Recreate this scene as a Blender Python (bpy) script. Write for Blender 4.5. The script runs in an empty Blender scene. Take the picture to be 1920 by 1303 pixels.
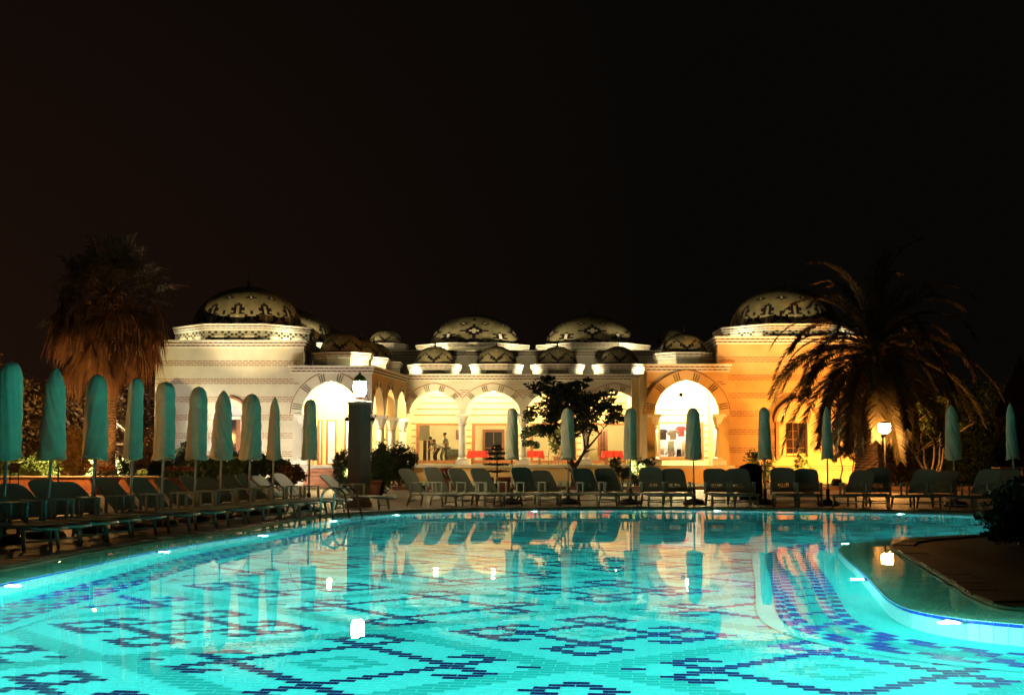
import bpy, bmesh, math, random
from mathutils import Vector, Matrix, geometry as mgeo
rnd = random.Random(7)
R = math.radians
scn = bpy.context.scene
COL = scn.collection
# ------------------------------------------------------------------ camera
FPX, HC = 2560.0, 1.25                      # focal length in pixels of the 1920 px frame, eye height over the water
TILT = math.atan(210.5 / FPX)
cam_d = bpy.data.cameras.new('camera'); cam_d.sensor_width = 36; cam_d.lens = 36 * FPX / 1920
cam_d.clip_start = .1; cam_d.clip_end = 3000
cam = bpy.data.objects.new('camera', cam_d); COL.objects.link(cam)
cam.location = (0, 0, HC); cam.rotation_euler = (math.pi / 2 + TILT, 0, 0)
scn.camera = cam
# ------------------------------------------------------------------ night sky
w = bpy.data.worlds.new('World'); scn.world = w; w.use_nodes = True
nt = w.node_tree; nt.nodes.clear()
tc = nt.nodes.new('ShaderNodeTexCoord'); sx = nt.nodes.new('ShaderNodeSeparateXYZ')
mr = nt.nodes.new('ShaderNodeMapRange'); mr.inputs['From Min'].default_value = .12; mr.inputs['From Max'].default_value = -.42
mz = nt.nodes.new('ShaderNodeMapRange'); mz.inputs['From Min'].default_value = .5; mz.inputs['From Max'].default_value = 0.0
mu = nt.nodes.new('ShaderNodeMath'); mu.operation = 'MULTIPLY'
mx = nt.nodes.new('ShaderNodeMix'); mx.data_type = 'RGBA'
mx.inputs['A'].default_value = (.0024, .0020, .0015, 1); mx.inputs['B'].default_value = (.0135, .0056, .0030, 1)
bg = nt.nodes.new('ShaderNodeBackground'); wo = nt.nodes.new('ShaderNodeOutputWorld')
L_ = nt.links.new
L_(tc.outputs['Generated'], sx.inputs[0]); L_(sx.outputs['X'], mr.inputs['Value']); L_(sx.outputs['Z'], mz.inputs['Value'])
L_(mr.outputs[0], mu.inputs[0]); L_(mz.outputs[0], mu.inputs[1]); L_(mu.outputs[0], mx.inputs['Factor'])
L_(mx.outputs['Result'], bg.inputs['Color']); L_(bg.outputs[0], wo.inputs[0]); bg.inputs['Strength'].default_value = 1.0
# ------------------------------------------------------------------ render
scn.view_settings.view_transform = 'Standard'; scn.view_settings.look = 'None'
scn.view_settings.exposure = 0.0; scn.view_settings.gamma = 1.0; scn.view_settings.use_curve_mapping = False
cy = scn.cycles
cy.use_denoising = True; cy.max_bounces = 9; cy.diffuse_bounces = 4; cy.glossy_bounces = 4; cy.transmission_bounces = 7
cy.transparent_max_bounces = 12; cy.sample_clamp_indirect = 3.0; cy.caustics_reflective = True; cy.caustics_refractive = True

# ------------------------------------------------------------------ surveying helpers (pixel of the 1920x1303 frame -> metres)
def ray(px, py):
    a, b = (px - 960) / FPX, (651.5 - py) / FPX
    return a, math.cos(TILT) - b * math.sin(TILT), math.sin(TILT) + b * math.cos(TILT)
def G(px, py, z=0.0):
    a, dy, dz = ray(px, py); t = (z - HC) / dz
    return a * t, dy * t
def S(px, py, Y):
    a, dy, dz = ray(px, py); t = Y / dy
    return a * t, HC + dz * t
def SX(px, Y): return (px - 960) / FPX * Y
def SZ(py, Y): return S(960, py, Y)[1]

# ------------------------------------------------------------------ mesh builder
class MB:
    def __init__(s): s.v = []; s.f = []; s.m = []; s.M = Matrix(); s.mat = 0; s.sm = []
    def add(s, vs, fs, smooth=False):
        n = len(s.v); M = s.M
        s.v += [tuple(M @ Vector(p)) for p in vs]
        for f in fs:
            s.f.append(tuple(i + n for i in f)); s.m.append(s.mat); s.sm.append(smooth)
    def box(s, x0, x1, y0, y1, z0, z1):
        s.add([(x0,y0,z0),(x1,y0,z0),(x1,y1,z0),(x0,y1,z0),(x0,y0,z1),(x1,y0,z1),(x1,y1,z1),(x0,y1,z1)],
              [(3,2,1,0),(4,5,6,7),(0,1,5,4),(1,2,6,5),(2,3,7,6),(3,0,4,7)])
    def bbox(s, x0, x1, y0, y1, z0, z1, b=.01):       # box with chamfered edges all round
        bm = bmesh.new(); bmesh.ops.create_cube(bm, size=1)
        for v in bm.verts: v.co = ((x0+x1)/2+v.co.x*(x1-x0), (y0+y1)/2+v.co.y*(y1-y0), (z0+z1)/2+v.co.z*(z1-z0))
        bmesh.ops.bevel(bm, geom=bm.edges[:], offset=b, segments=1, affect='EDGES'); s.bm(bm)
    def bm(s, bm, smooth=False):
        bm.verts.index_update()
        s.add([tuple(v.co) for v in bm.verts], [tuple(v.index for v in f.verts) for f in bm.faces], smooth); bm.free()
    def lathe(s, prof, n=16, c=(0,0,0), smooth=True, mod=None):
        vs, fs = [], []
        for r, z in prof:
            for j in range(n):
                a = 2*math.pi*j/n; rr = r if mod is None else mod(r, z, a)
                vs.append((c[0]+rr*math.cos(a), c[1]+rr*math.sin(a), c[2]+z))
        for i in range(len(prof)-1):
            for j in range(n):
                k = (j+1) % n
                fs.append((i*n+j, i*n+k, (i+1)*n+k, (i+1)*n+j))
        fs.append(tuple(range(n-1,-1,-1))); fs.append(tuple(range((len(prof)-1)*n, len(prof)*n)))
        s.add(vs, fs, smooth)
    def tube(s, path, rad, n=8, smooth=True):
        P = [Vector(p) for p in path]; m = len(P)
        rads = rad if hasattr(rad, '__len__') else [rad]*m
        vs, fs = [], []; up = Vector((0,0,1)); pn = None
        for i in range(m):
            t = (P[min(i+1,m-1)]-P[max(i-1,0)]).normalized()
            if pn is None:
                pn = t.cross(up if abs(t.z) < .9 else Vector((1,0,0))).normalized()
            else:
                pn = (pn - t*pn.dot(t)).normalized()
            b = t.cross(pn)
            for j in range(n):
                a = 2*math.pi*j/n
                vs.append(tuple(P[i] + (pn*math.cos(a)+b*math.sin(a))*rads[i]))
        for i in range(m-1):
            for j in range(n):
                k = (j+1) % n
                fs.append((i*n+j, i*n+k, (i+1)*n+k, (i+1)*n+j))
        fs.append(tuple(range(n-1,-1,-1))); fs.append(tuple(range((m-1)*n, m*n)))
        s.add(vs, fs, smooth)
    def octo(s, cx, cy, a0, a1, z0, z1, n=8, rot=None):
        k = 1/math.cos(math.pi/n); o = math.pi/n if rot is None else rot
        vs = [(cx+a*k*math.cos(o+2*math.pi*j/n), cy+a*k*math.sin(o+2*math.pi*j/n), z) for a, z in ((a0,z0),(a1,z1)) for j in range(n)]
        fs = [(j,(j+1)%n,n+(j+1)%n,n+j) for j in range(n)] + [tuple(range(n-1,-1,-1)), tuple(range(n,2*n))]
        s.add(vs, fs)
    def build(s, name, mats, parent=None, loc=None, rz=0):
        me = bpy.data.meshes.new(name); me.from_pydata(s.v, [], s.f)
        for m in (mats if isinstance(mats, (list, tuple)) else [mats]): me.materials.append(m)
        me.polygons.foreach_set('material_index', s.m); me.polygons.foreach_set('use_smooth', s.sm); me.update()
        return link(name, me, parent, loc, rz)
def link(name, data, parent=None, loc=None, rz=0):
    o = bpy.data.objects.new(name, data); COL.objects.link(o)
    if parent is not None: o.parent = parent
    if loc is not None: o.location = loc
    if rz: o.rotation_euler = (0,0,rz)
    return o
def tag(o, label=None, cat=None, group=None, kind=None):
    if label: o['label'] = label
    if cat: o['category'] = cat
    if group: o['group'] = group
    if kind: o['kind'] = kind
    return o
def empty(name, loc=(0,0,0), rz=0, label=None, cat=None, group=None):
    o = bpy.data.objects.new(name, None); COL.objects.link(o); o.empty_display_size = .2
    o.location = loc; o.rotation_euler = (0,0,rz)
    return tag(o, label, cat, group)
def copy_tree(o, parent=None):
    c = o.copy(); COL.objects.link(c)
    if parent is not None: c.parent = parent
    for ch in list(o.children): copy_tree(ch, c)
    return c
ORD = ['first','second','third','fourth','fifth','sixth','seventh','eighth','ninth','tenth','eleventh','twelfth','thirteenth','fourteenth',
       'fifteenth','sixteenth','seventeenth','eighteenth','nineteenth','twentieth','twenty-first','twenty-second','twenty-third','twenty-fourth']

# ------------------------------------------------------------------ materials
def mat(name, col, rough=.6, var=.0, vscale=8, bump=0, bscale=30, metal=0, spec=.5, col2=None, emit=None, estr=0, coat=0, trans=0):
    m = bpy.data.materials.new(name); m.use_nodes = True; t = m.node_tree; N = t.nodes; b = N['Principled BSDF']
    b.inputs['Base Color'].default_value = (*col, 1); b.inputs['Roughness'].default_value = rough
    b.inputs['Metallic'].default_value = metal; b.inputs['Specular IOR Level'].default_value = spec
    if coat: b.inputs['Coat Weight'].default_value = coat
    if emit: b.inputs['Emission Color'].default_value = (*emit, 1); b.inputs['Emission Strength'].default_value = estr
    if var or col2 or bump:
        c = N.new('ShaderNodeTexCoord'); n = N.new('ShaderNodeTexNoise'); n.inputs['Scale'].default_value = vscale; n.inputs['Detail'].default_value = 5
        t.links.new(c.outputs['Object'], n.inputs['Vector'])
        if var or col2:
            r = N.new('ShaderNodeValToRGB'); r.color_ramp.elements[0].position = .3; r.color_ramp.elements[1].position = .7
            c2 = col2 or tuple(x*(1-var) for x in col)
            r.color_ramp.elements[0].color = (*c2, 1); r.color_ramp.elements[1].color = (*(tuple(min(1,x*(1+var*.6)) for x in col)), 1)
            t.links.new(n.outputs['Fac'], r.inputs['Fac']); t.links.new(r.outputs['Color'], b.inputs['Base Color'])
        if bump:
            n2 = N.new('ShaderNodeTexNoise'); n2.inputs['Scale'].default_value = bscale; n2.inputs['Detail'].default_value = 4
            t.links.new(c.outputs['Object'], n2.inputs['Vector'])
            bp = N.new('ShaderNodeBump'); bp.inputs['Strength'].default_value = bump; bp.inputs['Distance'].default_value = .02
            t.links.new(n2.outputs['Fac'], bp.inputs['Height']); t.links.new(bp.outputs['Normal'], b.inputs['Normal'])
    return m
def deck_mat():
    m = M['deck'] = mat('brown_deck', (.105,.058,.036), .58, .35, .8, .25, 7); t = m.node_tree; b = t.nodes['Principled BSDF']
    br = t.nodes.new('ShaderNodeTexBrick'); br.inputs['Scale'].default_value = 1; br.inputs['Brick Width'].default_value = .60; br.inputs['Row Height'].default_value = .30; br.inputs['Mortar Size'].default_value = .012
    br.inputs['Color1'].default_value = (.9,.9,.9,1); br.inputs['Color2'].default_value = (1.15,1.1,1.05,1); br.inputs['Mortar'].default_value = (.35,.33,.3,1)
    c = next(n for n in t.nodes if n.type == 'TEX_COORD'); t.links.new(c.outputs['Object'], br.inputs['Vector'])
    r = next(n for n in t.nodes if n.type == 'VALTORGB'); mx_ = t.nodes.new('ShaderNodeMix'); mx_.data_type = 'RGBA'; mx_.blend_type = 'MULTIPLY'; mx_.inputs['Factor'].default_value = 1
    t.links.new(r.outputs['Color'], mx_.inputs['A']); t.links.new(br.outputs['Color'], mx_.inputs['B']); t.links.new(mx_.outputs['Result'], b.inputs['Base Color'])
def emis(name, col, s):
    m = bpy.data.materials.new(name); m.use_nodes = True; t = m.node_tree; t.nodes.clear()
    e = t.nodes.new('ShaderNodeEmission'); o = t.nodes.new('ShaderNodeOutputMaterial')
    e.inputs[0].default_value = (*col, 1); e.inputs[1].default_value = s; t.links.new(e.outputs[0], o.inputs[0]); return m
M = {}
M['cream'] = mat('cream_stucco', (.60,.56,.47), .85, .16, .9, .25, 14)
M['ochre'] = mat('ochre_stucco', (.60,.40,.19), .85, .16, .9, .25, 14)
M['white'] = mat('white_stone', (.74,.71,.64), .6, .06, 3, .1, 30)
M['brick'] = mat('brown_brick', (.33,.17,.10), .8, .25, 6, .2, 60)
M['band'] = mat('brick_band_ground', (.46,.26,.17), .8, .15, 4)
M['dent'] = mat('dark_brick', (.10,.05,.035), .8, .2, 6)
M['domet'] = mat('dome_tile', (.33,.30,.18), .45, .3, 2.2, .05, 8, spec=.5)
M['domed'] = mat('dome_tile_dark', (.02,.014,.022), .35)
M['domec'] = mat('dome_tile_cream', (.78,.74,.58), .4)
M['lead'] = mat('dark_lead', (.05,.045,.04), .5)
M['metal'] = mat('steel', (.6,.6,.58), .18, metal=1)
M['wood'] = mat('red_brown_wood', (.30,.11,.045), .5, .25, 5)
M['dwood'] = mat('dark_wood', (.11,.05,.025), .55, .3, 5)
M['floorst'] = mat('stone_floor', (.5,.45,.36), .5, .12, 2)
M['plaster'] = mat('yellow_plaster', (.74,.62,.33), .8, .05, 1)
M['red'] = mat('red_cloth', (.68,.05,.035), .8, .12, 9)
M['terra'] = mat('terracotta', (.42,.17,.085), .8, .2, 6, .15, 30)
M['black'] = mat('black_plastic', (.012,.012,.012), .5)
M['cover'] = mat('green_canvas', (.90,.84,.56), .8, .14, 3.5, .5, 10)
M['pole'] = mat('pole_paint', (.62,.64,.60), .35)
M['plastic'] = mat('green_grey_plastic', (.30,.32,.24), .68, .15, 3)
M['plastic2'] = mat('pale_plastic', (.45,.48,.38), .42, .08, 3)
deck_mat()
M['edge'] = mat('edge_stone', (.15,.10,.07), .6, .3, 2.5, .5, 14)
M['stonegreen'] = mat('green_stone', (.28,.48,.31), .6, .2, 2.5)
M['grout'] = mat('white_grout', (.50,.92,.90), .8)
M['tl'] = mat('pale_turquoise_tile', (.12,.84,.82), .3)
M['tm'] = mat('turquoise_tile', (.02,.50,.47), .3, .10, 1.2)
M['tn'] = mat('navy_tile', (.006,.014,.10), .25)
M['tw'] = mat('white_pool_tile', (.66,.88,.86), .3)
M['tb'] = mat('blue_pool_tile', (.01,.035,.36), .25)
M['leafd'] = mat('dark_leaf', (.045,.075,.028), .55, .35, 2.0)
M['leafg'] = mat('green_leaf', (.075,.13,.035), .5, .4, 2.5)
M['leafy'] = mat('yellow_green_leaf', (.14,.19,.05), .5, .35, 2.5)
M['leafo'] = mat('rusty_orange_lit_leaf', (.20,.10,.035), .55, .3, 3)  # on the left background trees, orange lamplight is put into this colour
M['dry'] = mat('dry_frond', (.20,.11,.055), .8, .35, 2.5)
M['frond'] = mat('palm_frond', (.065,.052,.023), .5, .35, 1.2)
M['bark'] = mat('bark', (.13,.085,.055), .9, .35, 5, .6, 12)
M['barkp'] = mat('pale_bark', (.42,.33,.22), .85, .2, 5)
M['grass'] = mat('lawn', (.085,.12,.035), .9, .35, 1.8, .6, 40)
M['soil'] = mat('soil', (.055,.04,.028), .95, .3, 1.0, .4, 6)
M['pinkf'] = mat('pink_petal', (.55,.10,.09), .6, .2, 6)
M['orangef'] = mat('orange_petal', (.62,.20,.05), .6, .2, 6)
M['skin'] = mat('skin', (.50,.30,.20), .55)
M['hair'] = mat('dark_hair', (.03,.02,.015), .6)
M['wcloth'] = mat('white_cloth', (.72,.72,.70), .8)
M['gcloth'] = mat('grey_cloth', (.16,.17,.13), .85, .1, 8)
M['dcloth'] = mat('dark_cloth', (.045,.04,.045), .85)
M['tcloth'] = mat('tan_cloth', (.36,.27,.16), .85)
M['wicker'] = mat('wicker', (.40,.22,.10), .7, .2, 20)
def pane_mat():
    m = bpy.data.materials.new('clear_glass'); m.use_nodes = True; t = m.node_tree; t.nodes.clear()
    tr = t.nodes.new('ShaderNodeBsdfTransparent'); gl = t.nodes.new('ShaderNodeBsdfGlossy'); gl.inputs['Roughness'].default_value = .02
    fr = t.nodes.new('ShaderNodeFresnel'); fr.inputs[0].default_value = 1.45; mi = t.nodes.new('ShaderNodeMixShader'); o = t.nodes.new('ShaderNodeOutputMaterial')
    t.links.new(fr.outputs[0], mi.inputs[0]); t.links.new(tr.outputs[0], mi.inputs[1]); t.links.new(gl.outputs[0], mi.inputs[2]); t.links.new(mi.outputs[0], o.inputs[0]); return m
M['pane'] = pane_mat()
def water_mat():
    m = bpy.data.materials.new('pool_water'); m.use_nodes = True; t = m.node_tree; t.nodes.clear()
    g = t.nodes.new('ShaderNodeBsdfGlass'); g.inputs['IOR'].default_value = 1.333; g.inputs['Roughness'].default_value = 0
    g.distribution = 'MULTI_GGX' if False else 'GGX'
    # water swallows red on the way through: tint of the transmitted part only
    rf = t.nodes.new('ShaderNodeBsdfRefraction'); rf.inputs['IOR'].default_value = 1.333; rf.inputs['Roughness'].default_value = 0; rf.inputs['Color'].default_value = (.56,1,.97,1)
    gs = t.nodes.new('ShaderNodeBsdfGlossy'); gs.inputs['Roughness'].default_value = .0; gs.inputs['Color'].default_value = (1,1,1,1)
    fr = t.nodes.new('ShaderNodeFresnel'); fr.inputs['IOR'].default_value = 1.333
    mi = t.nodes.new('ShaderNodeMixShader'); o = t.nodes.new('ShaderNodeOutputMaterial')
    c = t.nodes.new('ShaderNodeTexCoord'); n = t.nodes.new('ShaderNodeTexNoise'); n.inputs['Scale'].default_value = 1.6; n.inputs['Detail'].default_value = 3
    bp = t.nodes.new('ShaderNodeBump'); bp.inputs['Strength'].default_value = .05; bp.inputs['Distance'].default_value = .02
    t.links.new(c.outputs['Object'], n.inputs['Vector']); t.links.new(n.outputs['Fac'], bp.inputs['Height'])
    for x in (rf, gs, fr): t.links.new(bp.outputs['Normal'], x.inputs['Normal'])
    t.links.new(fr.outputs[0], mi.inputs[0]); t.links.new(rf.outputs[0], mi.inputs[1]); t.links.new(gs.outputs[0], mi.inputs[2]); t.links.new(mi.outputs[0], o.inputs[0])
    t.nodes.remove(g); return m
M['water'] = water_mat()

def spot(name, loc, target, power, col, size=R(110), blend=.6, rad=.12, parent=None):
    l = bpy.data.lights.new(name, 'SPOT'); l.energy = power; l.color = col; l.spot_size = size; l.spot_blend = blend; l.shadow_soft_size = rad
    o = bpy.data.objects.new(name, l); COL.objects.link(o)
    d = (Vector(target)-Vector(loc)).normalized(); o.rotation_euler = d.to_track_quat('-Z','Y').to_euler()
    o.location = loc
    return o
def point(name, loc, power, col, rad=.12):
    l = bpy.data.lights.new(name, 'POINT'); l.energy = power; l.color = col; l.shadow_soft_size = rad
    o = bpy.data.objects.new(name, l); COL.objects.link(o); o.location = loc; return o

# ------------------------------------------------------------------ the pool outline
def catmull(pts, per=10):
    n = len(pts); out = []
    for i in range(n):
        p0, p1, p2, p3 = (Vector(pts[(i+k) % n]) for k in (-1,0,1,2))
        for k in range(per):
            t = k/per
            out.append(.5*((2*p1)+(-p0+p2)*t+(2*p0-5*p1+4*p2-p3)*t*t+(-p0+3*p1-3*p2+p3)*t**3))
    return out
def resample(P, step):
    out = [P[0].copy()]; acc = 0; n = len(P)
    for i in range(n):
        a, b = P[i], P[(i+1) % n]; d = (b-a).length; s = step-acc
        while s <= d:
            out.append(a+(b-a)*(s/d)); s += step
        acc = (acc+d) % step
    return out
edge_px = [(0,1067),(150,1038),(300,1014),(433,996),(560,973),(640,965.5),(720,961),(850,957),(1000,954.6),(1150,953.6),(1300,953.6),(1500,956),(1700,960),(1850,964)]
OUT = [Vector((*G(x,y),)) for x, y in edge_px]
OUT += [Vector(p) for p in ((12.6,29.0),(13.2,26.2),(12.2,23.7),(9.6,22.5))]
OUT += [Vector((*G(x,y),)) for x, y in ((1850,1006),(1760,1011.5),(1700,1017),(1673,1027),(1690,1041),(1735,1066),(1790,1100),(1835,1126),(1920,1147))]
OUT += [Vector(p) for p in ((5.4,11.0),(7.0,11.2),(9.0,11.0),(10.4,9.2),(10.6,6.0),(9.5,3.4),(6,2.4),(0,2.2),(-4,2.4),(-5.9,3.6),(-6.3,6.5),(-6.15,11.5))]
OUTC = resample(catmull(OUT, 14), .12)
def offset(P, d, smooth=3):
    n = len(P); out = []
    for i in range(n):
        t = (P[(i+2) % n]-P[(i-2) % n]).normalized()
        out.append(P[i]+Vector((t.y,-t.x))*d)
    for _ in range(smooth):
        out = [(out[i-1]+out[i]*2+out[(i+1) % n])/4 for i in range(n)]
    return out
# outline runs clockwise seen from above (left edge goes away from the camera), so the pool is on its right-hand side
INC = resample(offset(OUTC, .74, 6), .12)
def inside(p, P):
    x, y = p; c = False; j = len(P)-1
    for i in range(len(P)):
        xi, yi = P[i]; xj, yj = P[j]
        if (yi > y) != (yj > y) and x < (xj-xi)*(y-yi)/(yj-yi)+xi: c = not c
        j = i
    return c
DEPTH = 1.35
# ------------------------------------------------------------------ THE SETTING: deck, ground, pool
def sheet(name, outer, holes, z, m, kind='structure', label=None):
    polys = [[Vector((p[0],p[1],0)) for p in outer]] + [[Vector((p[0],p[1],0)) for p in h] for h in holes]
    tris = mgeo.tessellate_polygon(polys); flat = [p for pl in polys for p in pl]
    fs = []
    for a, b, c in tris:
        n = (flat[b]-flat[a]).cross(flat[c]-flat[a]).z
        fs.append((a,b,c) if n > 0 else (a,c,b))
    me = bpy.data.meshes.new(name); me.from_pydata([(p.x,p.y,z) for p in flat], [], fs); me.materials.append(m); me.update()
    return tag(link(name, me), kind=kind)
DECK = [(-24,-8),(30,-8),(30,56.4),(-24,56.4)]
deck = sheet('pool_deck', DECK, [OUTC], .03, M['deck'])
sheet('ground', [(-700,-500),(700,-500),(700,1500),(-700,1500)], [DECK], .0, M['soil'])
lw = MB(); lw.box(-4.9,30,56.4,72,-.05,.14); tag(lw.build('lawn', M['grass']), kind='structure')
kb = MB(); kb.box(-4.9,30,56.15,56.4,-.05,.17); tag(kb.build('lawn_kerb', M['brick']), kind='structure')
# deck edge (vertical face under the paving down to the ledge)
e = MB(); n = len(OUTC)
vs = [(p.x,p.y,.03) for p in OUTC]+[(p.x,p.y,-.10) for p in OUTC]
e.add(vs, [(i,(i+1)%n,n+(i+1)%n,n+i) for i in range(n)])
tag(e.build('deck_edge', M['stonegreen']), kind='structure')
# irregular edge stones bedded on the deck round the water
OS = offset(OUTC, -.30, 2); k = 0
while k < n:
    j = k+3; a, b, c, d = OUTC[k % n], OUTC[j % n], OS[j % n], OS[k % n]
    if j <= n:
        es = MB(); z = .046+rnd.uniform(-.006,.008); jit = lambda: Vector((rnd.uniform(-.014,.014),rnd.uniform(-.014,.014)))
        q = [p.lerp(o, .02)+jit() for p, o in ((a,b),(b,a),(c,d),(d,c))]; m_ = sum(q, Vector((0,0)))/4
        q2 = [p.lerp(m_, .05) for p in q]
        es.add([(p.x,p.y,.024) for p in q]+[(p.x,p.y,z-.008) for p in q]+[(p.x,p.y,z) for p in q2], [(i_,(i_+1)%4,(i_+1)%4+4,i_+4)[::-1] for i_ in range(4)]+[(i_+4,(i_+1)%4+4,(i_+1)%4+8,i_+8)[::-1] for i_ in range(4)]+[(11,10,9,8)])
        es.build('edge_stone', M['edge'], deck)
    k = j
# overflow ledge of stone slabs sloping into the water
INL = offset(OUTC, .74, 6)
lb = MB(); vs = [(p.x,p.y,-.012) for p in OUTC]+[(q.x,q.y,-.175) for q in INL]
lb.add(vs, [(i,n+i,n+(i+1)%n,(i+1)%n) for i in range(n)])
ledge = tag(lb.build('pool_ledge', M['grout']), kind='structure')
i = 0
while i < n:
    j = min(i+5, n); sb = MB(); K = j-i; top, bot = [], []
    for k in range(i, j+1):
        f = .012/.12 if k == i else 0
        a, b = OUTC[k % n], INL[k % n]; a2, b2 = OUTC[(k+1) % n], INL[(k+1) % n]
        a, b = a+(a2-a)*f, b+(b2-b)*f
        top.append((a.x,a.y,.006)); top.append((b.x,b.y,-.150))
    m = len(top); fs = []
    for k in range(K): fs.append((2*k,2*k+1,2*k+3,2*k+2))
    low = [(x,y,z-.05) for x,y,z in top]
    for k in range(K):
        fs.append((2*k+1,m+2*k+1,m+2*k+3,2*k+3)); fs.append((2*k,2*k+2,m+2*k+2,m+2*k))
    fs += [(0,m,m+1,1),(m-2,m-1,2*m-1,2*m-2)]
    dz = rnd.uniform(-.003,.003)
    sb.add([(x,y,z+dz) for x,y,z in top]+[(x,y,z+dz) for x,y,z in low], fs)
    sb.build('ledge_slab', M['stonegreen'], ledge); i = j
# water
sheet('pool_water', [(p.x,p.y) for p in OUTC], [], 0.0, M['water'])
# pool shell: walls and floor bed
n = len(INC); sh = MB()
vs = [(p.x,p.y,-.155) for p in INC]+[(p.x,p.y,-DEPTH-.02) for p in INC]
sh.add(vs, [(i,(i+1)%n,n+(i+1)%n,n+i) for i in range(n)])
pool_wall = tag(sh.build('pool_wall', M['grout']), kind='structure')
pool_floor = sheet('pool_floor', [(p.x,p.y) for p in INC], [], -DEPTH-.0022, M['grout'])
# wall tiles: rim, navy row, three rows of upright tiles
def seen(x, y, z=0):
    return y > 5 and abs(x/y) < .385 and (HC-z)/y*FPX < 470
rows = [(-.146,-.195,'tw'),(-.201,-.39,'tb'),(-.396,-1.10,'tw'),(-1.106,-DEPTH,'tw')]
near = []
wl = {k: MB() for k in ('tw','tb')}
for i in range(n):
    a, b = INC[i], INC[(i+1) % n]; d = (b-a); L = d.length; d = d/L; nr = Vector((d.y,-d.x))
    for r, (z1, z0, k) in enumerate(rows):
        a1, b1 = a+d*.004, b-d*.004
        q = [(*(p+nr*o), z) for z in (z0,z1) for o in (0,.008) for p in (a1,b1)]
        # order: z0: a0 b0 a1 b1 ; z1: same
        vs = q; fs = [(2,3,7,6),(6,7,5,4),(0,1,3,2),(0,2,6,4),(1,5,7,3)]
        face = (nr.x*(0-a.x)+nr.y*(0-a.y)) > 0
        if face and seen(a.x,a.y,z1) and a.y < 17 and a.x > 0 and r in (0,1,2): near.append((a.y, k, vs, fs))
        else: wl[k].add(vs, fs)
near.sort(key=lambda t: t[0])
for q, (_, k, vs, fs) in enumerate(near):
    if q < 290:
        mb = MB(); mb.add(vs, fs); mb.build('wall_tile', M[k], pool_wall)
    else: wl[k].add(vs, fs)
for k, nm in (('tw','pale_wall_tiles'),('tb','blue_wall_tiles')): tag(wl[k].build(nm, M[k], pool_wall), kind='stuff')
# floor border: plain band, chequered strip, pale line
def ribbon(mb, A, B, z, i0, i1, ga=0.0):
    n_ = len(A); vs, fs = [], []
    for k in range(i0, i1+1):
        a, b = A[k % n_], B[k % n_]
        if k == i0 and ga: a, b = a+(A[(k+1) % n_]-a)*ga, b+(B[(k+1) % n_]-b)*ga
        d = (b-a); g = min(.004/max(d.length,.01), .2); vs += [(*(a+d*g), z), (*(b-d*g), z)]
    for k in range(i1-i0): fs.append((2*k,2*k+1,2*k+3,2*k+2))
    mb.add(vs, fs)
OFFS = [offset(INC, d, 8) for d in (.004,.36,.47,.58,.69,.80,.91,1.02,1.20)]
bd = MB()
for i in range(0, n-1, 1): ribbon(bd, OFFS[0], OFFS[1], -DEPTH+.004, i, i+1, .05)
tag(bd.build('border_band_tiles', M['tl'], pool_floor), kind='stuff')
ln = MB(); ribbon(ln, OFFS[7], OFFS[8], -DEPTH+.012, 0, n)
ln.build('pale_line', M['tl'], pool_floor)
ck = {k: MB() for k in ('tn','tl','tm')}
for c in range(6):
    A, B = OFFS[1+c], OFFS[2+c]
    i = -(c % 2)*2
    q = 0
    while i < n:
        if c in (2,3): pat = [(2,'tm'),(1,'tn' if c == 2 else 'tm'),(2,'tm'),(1,'tm' if c == 2 else 'tn')]
        else: pat = [(2,'tn'),(1,'tl')]
        for L, k in pat:
            i1 = min(i+L, n)
            if i1 > max(i,0): ribbon(ck[k], A, B, -DEPTH+.004, max(i,0), i1, .05)
            i += L
for k, nm in (('tn','navy_border_tiles'),('tl','pale_border_tiles'),('tm','turquoise_border_tiles')): tag(ck[k].build(nm, M[k], pool_floor), kind='stuff')
# main floor: running-bond tiles with interlaced diamonds
def floorpt(px, py):
    a, dy, dz = ray(px, py); d = Vector((a,dy,dz)).normalized(); t = -HC/d.z; p = Vector((0,0,HC))+d*t
    h = Vector((d.x,d.y)); k = h.length/1.333; hd = h.normalized(); s = DEPTH*k/math.sqrt(1-k*k)
    return Vector((p.x+hd.x*s, p.y+hd.y*s))
HT = .0926; AL = R(6.0)
Q0 = floorpt(1562,1259); EU = Vector((math.cos(AL),-math.sin(AL))); ER = Vector((math.sin(AL),math.cos(AL)))
def pattern(u, r):
    # one of two medallions sits in every diamond of the lattice
    def wrap(v): return (v+19) % 38-19
    best = None
    for kind, (cu, cr) in (('A',(0,0)),('B',(19,18))):
        du, dr = wrap(u-cu), (r-cr+18) % 36-18
        if abs(du)+abs(dr) <= 19 and (best is None or abs(du)+abs(dr) < best[0]): best = (abs(du)+abs(dr), kind, du, dr)
    if best is None: return 'tl'
    s, kind, du, dr = best; a, b = abs(du), abs(dr); Rm = 9 if kind == 'A' else 6
    if s == Rm: return 'tn'
    t = 3 if kind == 'A' else 2
    if s == t: return 'tm'
    # small diamonds above and below
    if a+abs(b-(Rm+3)) == 3 and b > Rm-1: return 'tn'
    # curls left and right
    v = Rm-a                       # distance outward from the side vertex (negative = outward)
    o = a-Rm
    if (o, b) in ((1,1),(2,2),(3,3),(2,4),(1,5),(0,4)): return 'tn'
    if kind == 'A':
        if (o, b) == (6,0): return 'tn'
    elif (o, b) in ((4,2),(5,1),(6,0)): return 'tn'
    if s >= 17: return 'tm'
    return 'tl'
lim = [(p.x,p.y) for p in OFFS[8]]; lim2 = [(p.x,p.y) for p in offset(INC, 1.11, 8)]
tiles = []
hu, hr = HT-.004, HT/2-.0062
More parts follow.
